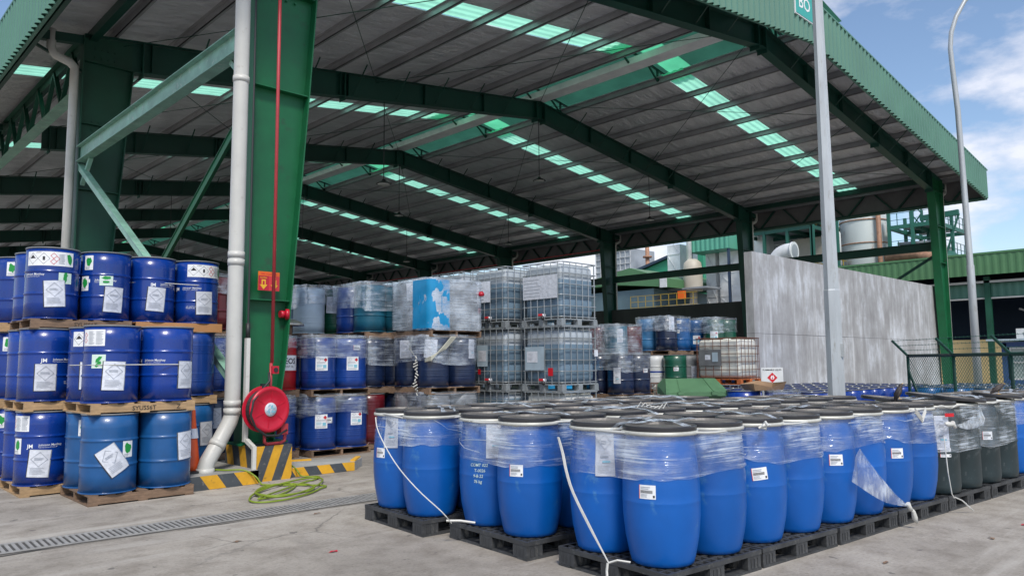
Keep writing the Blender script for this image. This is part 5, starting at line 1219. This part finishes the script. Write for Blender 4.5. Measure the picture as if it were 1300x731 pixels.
# birds
def bird(x, y, z, rz, tilt, label):
    t = empty('bird', (x, y, z), rz); t.scale = (.8, .8, .8); tag(t, label, 'bird', 'dark mynas perched by the drums')
    bm = MB(); up_ = Vector((math.cos(tilt), 0, math.sin(tilt)))
    P = [(-.11, 0), (-.08, .012), (-.05, .03), (0, .042), (.045, .036), (.075, .022), (.095, .024), (.115, .018), (.13, .004)]
    bm.tube([Vector((0, 0, .085))+up_*s for s, r in P], .03, 12, rs=[max(r, .004) for s, r in P]); bm.build('body', 'feather_dark', t)
    bm = MB(); bm.bar(Vector((0, 0, .09))+up_*-.06, Vector((0, 0, .075))+up_*-.2, .03, .008); bm.build('tail', 'feather_dark', t)
    bm = MB()
    for s in (-1, 1): bm.tube([Vector((0, s*.035, .09))+up_*.05, Vector((-.01, s*.04, .085))+up_*-.02, Vector((0, s*.02, .08))+up_*-.12], .02, 8, rs=[.012, .022, .004])
    bm.build('wing', 'feather_dark', t)
    bm = MB(); h_ = Vector((0, 0, .085))+up_*.125; bm.tube([h_, h_+Vector((.03, 0, .004))], .006, 6, rs=[.007, .001]); bm.build('beak', 'beak_yellow', t)
    for s in (-1, 1):
        bm = MB(); bm.tube([(0, s*.018, .06), (0, s*.018, .004)], .003, 5); bm.tube([(-.012, s*.018, .003), (.028, s*.018, .003)], .003, 4); bm.tube([(0, s*.018, .003), (.022, s*.03, .003)], .003, 4); bm.build('leg', 'beak_yellow', t)
bird(10.35, 2.5, 1.085, math.radians(-35), .55, 'dark bird with yellow legs perched on a lid at the far right')
bird(8.55, 2.98, 1.085, math.radians(-40), 1.15, 'dark bird standing upright on a lid below the fence post')

# ================================================================ plant and buildings beyond
def bobj(name, loc, label, cat, group=None): t = empty(name, loc); return tag(t, label, cat, group)
def pbox(t, name, mat, *boxes):
    mb = MB(); 
    for b in boxes: mb.box(*b)
    mb.v = [(x-t.location.x, y-t.location.y, z-t.location.z) for x, y, z in mb.v]; return mb.build(name, mat, t)
def pmb(t, name, mat, mb):
    mb.v = [(x-t.location.x, y-t.location.y, z-t.location.z) for x, y, z in mb.v]; return mb.build(name, mat, t)
# long green building at the right
t = bobj('green_warehouse', (46, 0, 0), 'long green clad building with a dark open interior beyond the fence', 'building')
X = 46
mb = corr(lambda s: (X, -25+s, 5.95), lambda s: (X, -25+s, 7.05), 48, .09, .022, (-1, 0, 0)); pmb(t, 'upper_fascia', 'olive_clad', mb)
mb = corr(lambda s: (X+.8, -25+s, 4.8), lambda s: (X+.8, -25+s, 5.55), 48, .09, .022, (-1, 0, 0)); pmb(t, 'lower_fascia', 'fascia_green', mb)
pbox(t, 'roof', 'olive_clad', (X-.05, X+11, -25, 23, 7.06, 7.16)); pbox(t, 'interior', 'interior_dark', (X+10, X+10.2, -25, 23, 0, 7.0), (X+1.2, X+10, -25, 23, 5.6, 5.7))  # dark interior panels: the shade inside is put into their colour
pbox(t, 'white_pipe', 'pvc_white', (X+.5, X+.6, -25, 23, 5.56, 5.68), (X+.6, X+.72, -25, 23, 4.7, 4.78))
pbox(t, 'low_wall', 'wall_cream', (X+1.6, X+1.8, -25, 23, 0, 2.55))
for y in (-8, 1.5, 11.4, 21): pbox(t, 'column', 'green_mid', (X+.5, X+.75, y-.14, y+.14, 0, 5.9))
mb = MB(); mb.bar((X+2.4, 10.4, 4.2), (X+2.4, 6.5, 2.5), .1, .1); mb.bar((X+2.4, 10.4, 2.9), (X+2.4, 7.3, 4.3), .08, .08); pmb(t, 'brace', 'purlin_grey', mb)
# kiosk
t = bobj('guard_kiosk', (40, 8, 0), 'small blue framed kiosk with white windows behind the fence', 'kiosk')
pbox(t, 'frame', 'kiosk_blue', (40, 44, 9.2, 9.4, 0, 2.2), (40, 40.15, 3, 9.4, 2.0, 2.25), (40, 44, 3, 3.2, 0, 2.2), (40.02, 40.12, 3, 9.3, 0, .55), (43.9, 44, 3, 9.4, 0, 2.2))
pbox(t, 'roof', 'steel_pale', (39.6, 44.4, 2.6, 9.9, 2.3, 2.38)); 
for k in range(5): y = 9.1-k*1.2; f_ = pbox(t, 'window', 'steel_white', (40.03, 40.08, y-.06, y, .55, 2.0), (40.03, 40.08, y-1.2, y-.06, 1.93, 2.0), (40.03, 40.08, y-1.2, y-.06, .55, .62), (40.03, 40.08, y-.65, y-.58, .6, 1.95), (40.03, 40.08, y-1.2, y-.06, 1.3, 1.36)); pbox(f_, 'pane', 'glass_pane', (.05-0, .06, y-1.2-8, y-.06-8, .6, 1.95)) if False else None
pbox(t, 'pane', 'glass_pane', (40.1, 40.11, 3.2, 9.1, .55, 2.0))
t2 = MB(); t2.box(40.3, 41.2, 7.2, 8.85, 2.385, 2.85); t2.tube([(40.28, 8.4, 2.62), (40.3, 8.4, 2.62)], .16, 16, 1); tagm(t2, 'air_conditioner', ['steel_white', 'rubber_black'], 'white air conditioning box on the kiosk roof', 'air conditioner')
# olive shed and green gable hall
t = bobj('small_shed', (55, 40, 0), 'small olive roofed shed with grey-blue rusty walls', 'shed')
pbox(t, 'wall', 'clad_blue', (55.4, 66, 39.3, 60, 0, 7.95)); mb = MB(); mb.prism([(37.8, 7.95), (37.8, 8.7), (41.6, 9.95), (46, 9.2), (60, 9.2), (60, 8.5), (43, 8.5)], lambda u, v, t_: (t_, u, v), 55, 67); pmb(t, 'roof', 'olive_clad', mb)
pbox(t, 'gutter_box', 'steel_white', (54.9, 54.99, 37.6, 38.3, 7.9, 8.9))
t = bobj('green_hall', (68, 46, 0), 'bright green gabled hall behind the olive shed', 'building')
mb = MB(); mb.prism([(42, 0), (42, 13.6), (50, 11.4), (58, 9.5), (58, 0)], lambda u, v, t_: (t_, u, v), 68, 80); pmb(t, 'wall', 'clad_green', mb)
mb = MB(); mb.prism([(41.8, 13.62), (41.8, 13.9), (50.2, 11.7), (58.3, 9.8), (58.3, 9.5), (50.2, 11.42)], lambda u, v, t_: (t_, u, v), 67.6, 80); pmb(t, 'roof', 'interior_dark', mb)
t = bobj('cooling_tower', (75, 58, 0), 'grey gridded cooling tower seen between columns', 'tower')
pbox(t, 'casing', 'duct_grey', (75, 80, 56.5, 62, 0, 15.5)); mb = MB()
for k in range(8): mb.box(74.9, 75, 56.5+k*.78, 56.6+k*.78, 0, 15.5)
for k in range(10): mb.box(74.88, 74.98, 56.5, 62, 8+k*.8, 8.08+k*.8)
pmb(t, 'grid', 'steel_white', mb)
# silver filter towers
for i, (x, y0, y1, z0, z1, mt) in enumerate(((60, 39.5, 40.9, 0, 12.4, 'duct_silver'), (61, 36.4, 37.4, 0, 13.0, 'duct_silver'), (61, 33.6, 36.0, 0, 13.2, 'duct_silver'), (60.5, 31.2, 33.6, 0, 13.2, 'duct_silver'), (62, 28.5, 31.2, 0, 12.6, 'duct_grey'))):
    t = bobj('filter_tower', (x, y0, 0), 'silver clad filter tower with cross-creased panels, %s from the left' % ORD[i], 'tower', 'silver clad filter towers of the plant')
    pbox(t, 'casing', mt, (x, x+3, y0, y1, z0, z1)); mb = MB()
    for k in range(6):
        za = 1+k*2.1; mb.bar((x-.03, y0+.05, za), (x-.03, y1-.05, za+2.0), .05, .03); mb.bar((x-.04, y0, za), (x-.04, y1, za), .06, .06)
    pmb(t, 'panel_ribs', 'duct_silver', mb)
t = bobj('green_cladding_box', (59, 34, 0), 'green corrugated upper storey box raised over the silver towers', 'building')
mb = corr(lambda s: (59, 33.8+s, 11.3), lambda s: (59, 33.8+s, 15.2), 4.2, .12, .08, (-1, 0, 0)); pmb(t, 'cladding', 'clad_mint', mb); pbox(t, 'core', 'clad_mint', (59.06, 63, 33.85, 37.95, 11.3, 15.2))
pbox(t, 'post', 'interior_dark', (59.1, 59.3, 33.9, 34.1, 0, 11.3), (59.1, 59.3, 37.7, 37.9, 0, 11.3))
t = bobj('process_tank', (58, 38.6, 0), 'tan process tank with a steel stack above platform railings', 'tank')
mb = MB(); mb.lathe([(.82, 7.7), (.86, 7.8), (.86, 9.7), (.75, 10.3), (.4, 10.6)], 24, c=(58.6, 37.3, 0)); mb.lathe([(.35, 4), (.35, 7.9)], 16, c=(58.6, 37.3, 0)); pmb(t, 'vessel', 'tank_tan', mb)
mb = MB(); mb.lathe([(.24, 10.2), (.24, 16.5)], 20, c=(58.6, 37.6, 0)); pmb(t, 'stack', 'duct_silver', mb)
mb = MB()
for k in range(9): mb.bar((54, 40.8-k*.8, 5.5), (54, 40.8-k*.8, 7.2), .04, .04)
for z in (6.2, 6.7, 7.2): mb.bar((54, 40.8, z), (54, 34.0, z), .04, .04)
pmb(t, 'railing', 'rail_yellow', mb); pbox(t, 'deck', 'duct_grey', (57, 62, 36.3, 43.5, 6.3, 6.5), (57.6, 60, 35.3, 40, 7.85, 8.0))
for (y, z) in ((40.2, 7.2), (37.4, 7.3)): mb = MB(); mb.cbox((56.9, y, z), (.4, .6, .7)); pmb(t, 'control_box', 'sign_orange', mb)
# big white tank and structures
t = bobj('storage_silo', (60, 22.7, 0), 'tall white cylindrical tank with rust streaks above the white wall', 'tank')
mb = MB(); mb.lathe([(1.75, 0), (1.75, 15.5), (1.2, 16.1), (.3, 16.5)], 36, c=(61, 23.1, 0)); 
pmb(t, 'shell', 'tank_white', mb); mb = MB()
for z in (8.6, 10.4, 12.2, 14.0): mb.lathe([(1.76, z), (1.82, z+.02), (1.82, z+.08), (1.76, z+.1)], 36, c=(61, 23.1, 0), cap0=False, cap1=False)
pmb(t, 'hoop', 'rust_pipe', mb); mb = MB(); mb.tube([(59.6, 21.5, 0), (59.6, 21.5, 15.5)], .18, 10); pmb(t, 'side_pipe', 'rust_pipe', mb)
def frame(t, x0, x1, y0, y1, zs, nx, ny, mat, top=None, w_=.22):
    mb = MB(); zt = top or zs[-1]
    for i in range(nx+1):
        for j in range(ny+1): xx, yy = x0+(x1-x0)*i/nx, y0+(y1-y0)*j/ny; mb.box(xx-w_/2, xx+w_/2, yy-w_/2, yy+w_/2, 0, zt)
    for z in zs:
        for i in range(nx+1): xx = x0+(x1-x0)*i/nx; mb.box(xx-w_/3, xx+w_/3, y0, y1, z-.15, z+.15)
        for j in range(ny+1): yy = y0+(y1-y0)*j/ny; mb.box(x0, x1, yy-w_/3, yy+w_/3, z-.149, z+.149)
    pmb(t, 'frame', mat, mb)
    mb = MB(); rnd = random.Random(int(x0+y0*3))
    for z in zs:
        mb.box(x0+.3, x1-.3, y0+.3, y1-.3, z+.16, z+.2)
    pmb(t, 'floor_plates', 'duct_grey', mb); mb = MB()
    for z in zs:
        for h in (.55, 1.05): mb.bar((x0, y0, z+h), (x0, y1, z+h), .035, .035); mb.bar((x0, y0, z+h), (x1, y0, z+h), .035, .035)
        for k in range(int((y1-y0)/.9)+1): mb.bar((x0, y0+k*.9, z+.1), (x0, y0+k*.9, z+1.05), .05, .05)
        for k in range(int((x1-x0)/.9)+1): mb.bar((x0+k*.9, y0, z+.1), (x0+k*.9, y0, z+1.05), .05, .05)
    pmb(t, 'railing', 'rail_yellow' if mat == 'struct_teal' and y0 > 22 else mat, mb)
    mb = MB()
    for z in zs[:-1]:
        for k in range(4): a, b = x0+1+rnd.random()*(x1-x0-2), y0+.6+rnd.random()*(y1-y0-1.2); mb.lathe([(.35+.3*rnd.random(), z+.2), (.35, z+.2+1.2*rnd.random()+.3)], 12, c=(a, b, 0))
        mb.tube([(x0+.5, y0+.4, z+.8), (x0+.5, y1-.4, z+.9)], .12, 8)
    pmb(t, 'equipment', 'duct_grey', mb)
t = bobj('steel_platform', (61, 20.4, 0), 'green steel process platform with stairs right of the white tank', 'platform')
frame(t, 60, 67, 17.6, 20.9, (7.6, 9.3, 11.4), 2, 2, 'struct_teal', 12.6)
mb = MB()
for k in range(5): mb.bar((61, 19.6, 11.4+k*1.0), (61, 18.9, 12.4+k*1.0), .08, .08); mb.bar((61, 18.9, 11.4+k*1.0), (61, 19.6, 12.4+k*1.0), .08, .08)
mb.bar((61, 19.6, 11), (61, 19.6, 17), .1, .1); mb.bar((61, 18.9, 11), (61, 18.9, 17), .1, .1); mb.bar((61, 19, 12.0), (61, 16.4, 12.1), .3, .4); mb.bar((61, 17.6, 8.5), (61, 16.4, 12), .12, .12)
pmb(t, 'lattice_mast', 'struct_teal', mb)
mb = MB(); mb.tube([(59, 20.9, 9.1), (59, 18.8, 9.1), (58.7, 18, 8.8), (58.7, 17.0, 8.7)], .35, 12); pmb(t, 'duct', 'rust_pipe', mb)
mb = MB(); mb.lathe([(1.6, 0), (1.6, 8.8), (1.2, 9.4), (.3, 9.7)], 20, c=(62, 18.3, 0)); pmb(t, 'green_vessel', 'struct_teal', mb)
t = bobj('pipe_gantry', (60, 26, 0), 'green canopy frame with yellow railings behind the white wall', 'platform')
frame(t, 58, 66, 26, 32.0, (8.6, 12.0), 2, 3, 'struct_teal', 12.3); pbox(t, 'canopy', 'struct_teal', (57.6, 66.5, 25.8, 32.2, 12.32, 12.45))
pbox(t, 'tan_box', 'tank_tan', (61, 65, 26.5, 29, 8.8, 11.6)); pbox(t, 'name_board', 'print_cyan', (57.8, 57.88, 24.1, 25.2, 9.0, 9.7))
frame(t, 58, 62, 24.0, 25.9, (8.6,), 1, 1, 'struct_teal', 15)
mb = MB(); mb.tube([(58.4, 25.2, 8), (58.4, 25.2, 11.2), (58.4, 24.9, 11.7), (58.4, 24.4, 11.7), (58.4, 24.1, 11.2), (58.4, 24.1, 8)], .2, 10); pmb(t, 'loop_pipe', 'steel_white', mb)
t = MB(); c_ = [(52, 28.2, 8.2), (52, 28.15, 8.9), (52, 27.9, 9.5), (52, 27.3, 9.9), (52, 26.5, 10.0), (52, 25.9, 10.0)]
c_ = [(52, 26.2, 7.0), (52, 26.15, 8.3), (52, 25.95, 8.8), (52, 25.6, 9.15), (52, 25.1, 9.3), (52, 24.7, 9.3)]
t.tube(smooth(c_, 3), .6, 20); t.tube([(52, 24.75, 9.3), (52, 24.6, 9.3)], .68, 20); t.tube([(52, 24.64, 9.3), (52, 24.59, 9.3)], .5, 20, 1); tagm(t, 'exhaust_duct', ['steel_white', 'duct_grey'], 'large white elbow duct rising over the left end of the white wall', 'duct')
for i, (x, y, h, r) in enumerate(((75, 54, 17, .25), (70, 43.0, 16.5, .3))):
    mb = MB(); mb.tube([(x, y, 0), (x, y, h)], r, 12); mb.lathe([(r+.3, h-3), (r+.3, h-2.8)], 12, c=(x, y, 0)); tagm(mb, 'chimney', ['rust_pipe'], 'rust red chimney with a platform, %s from the left' % ORD[i], 'chimney')
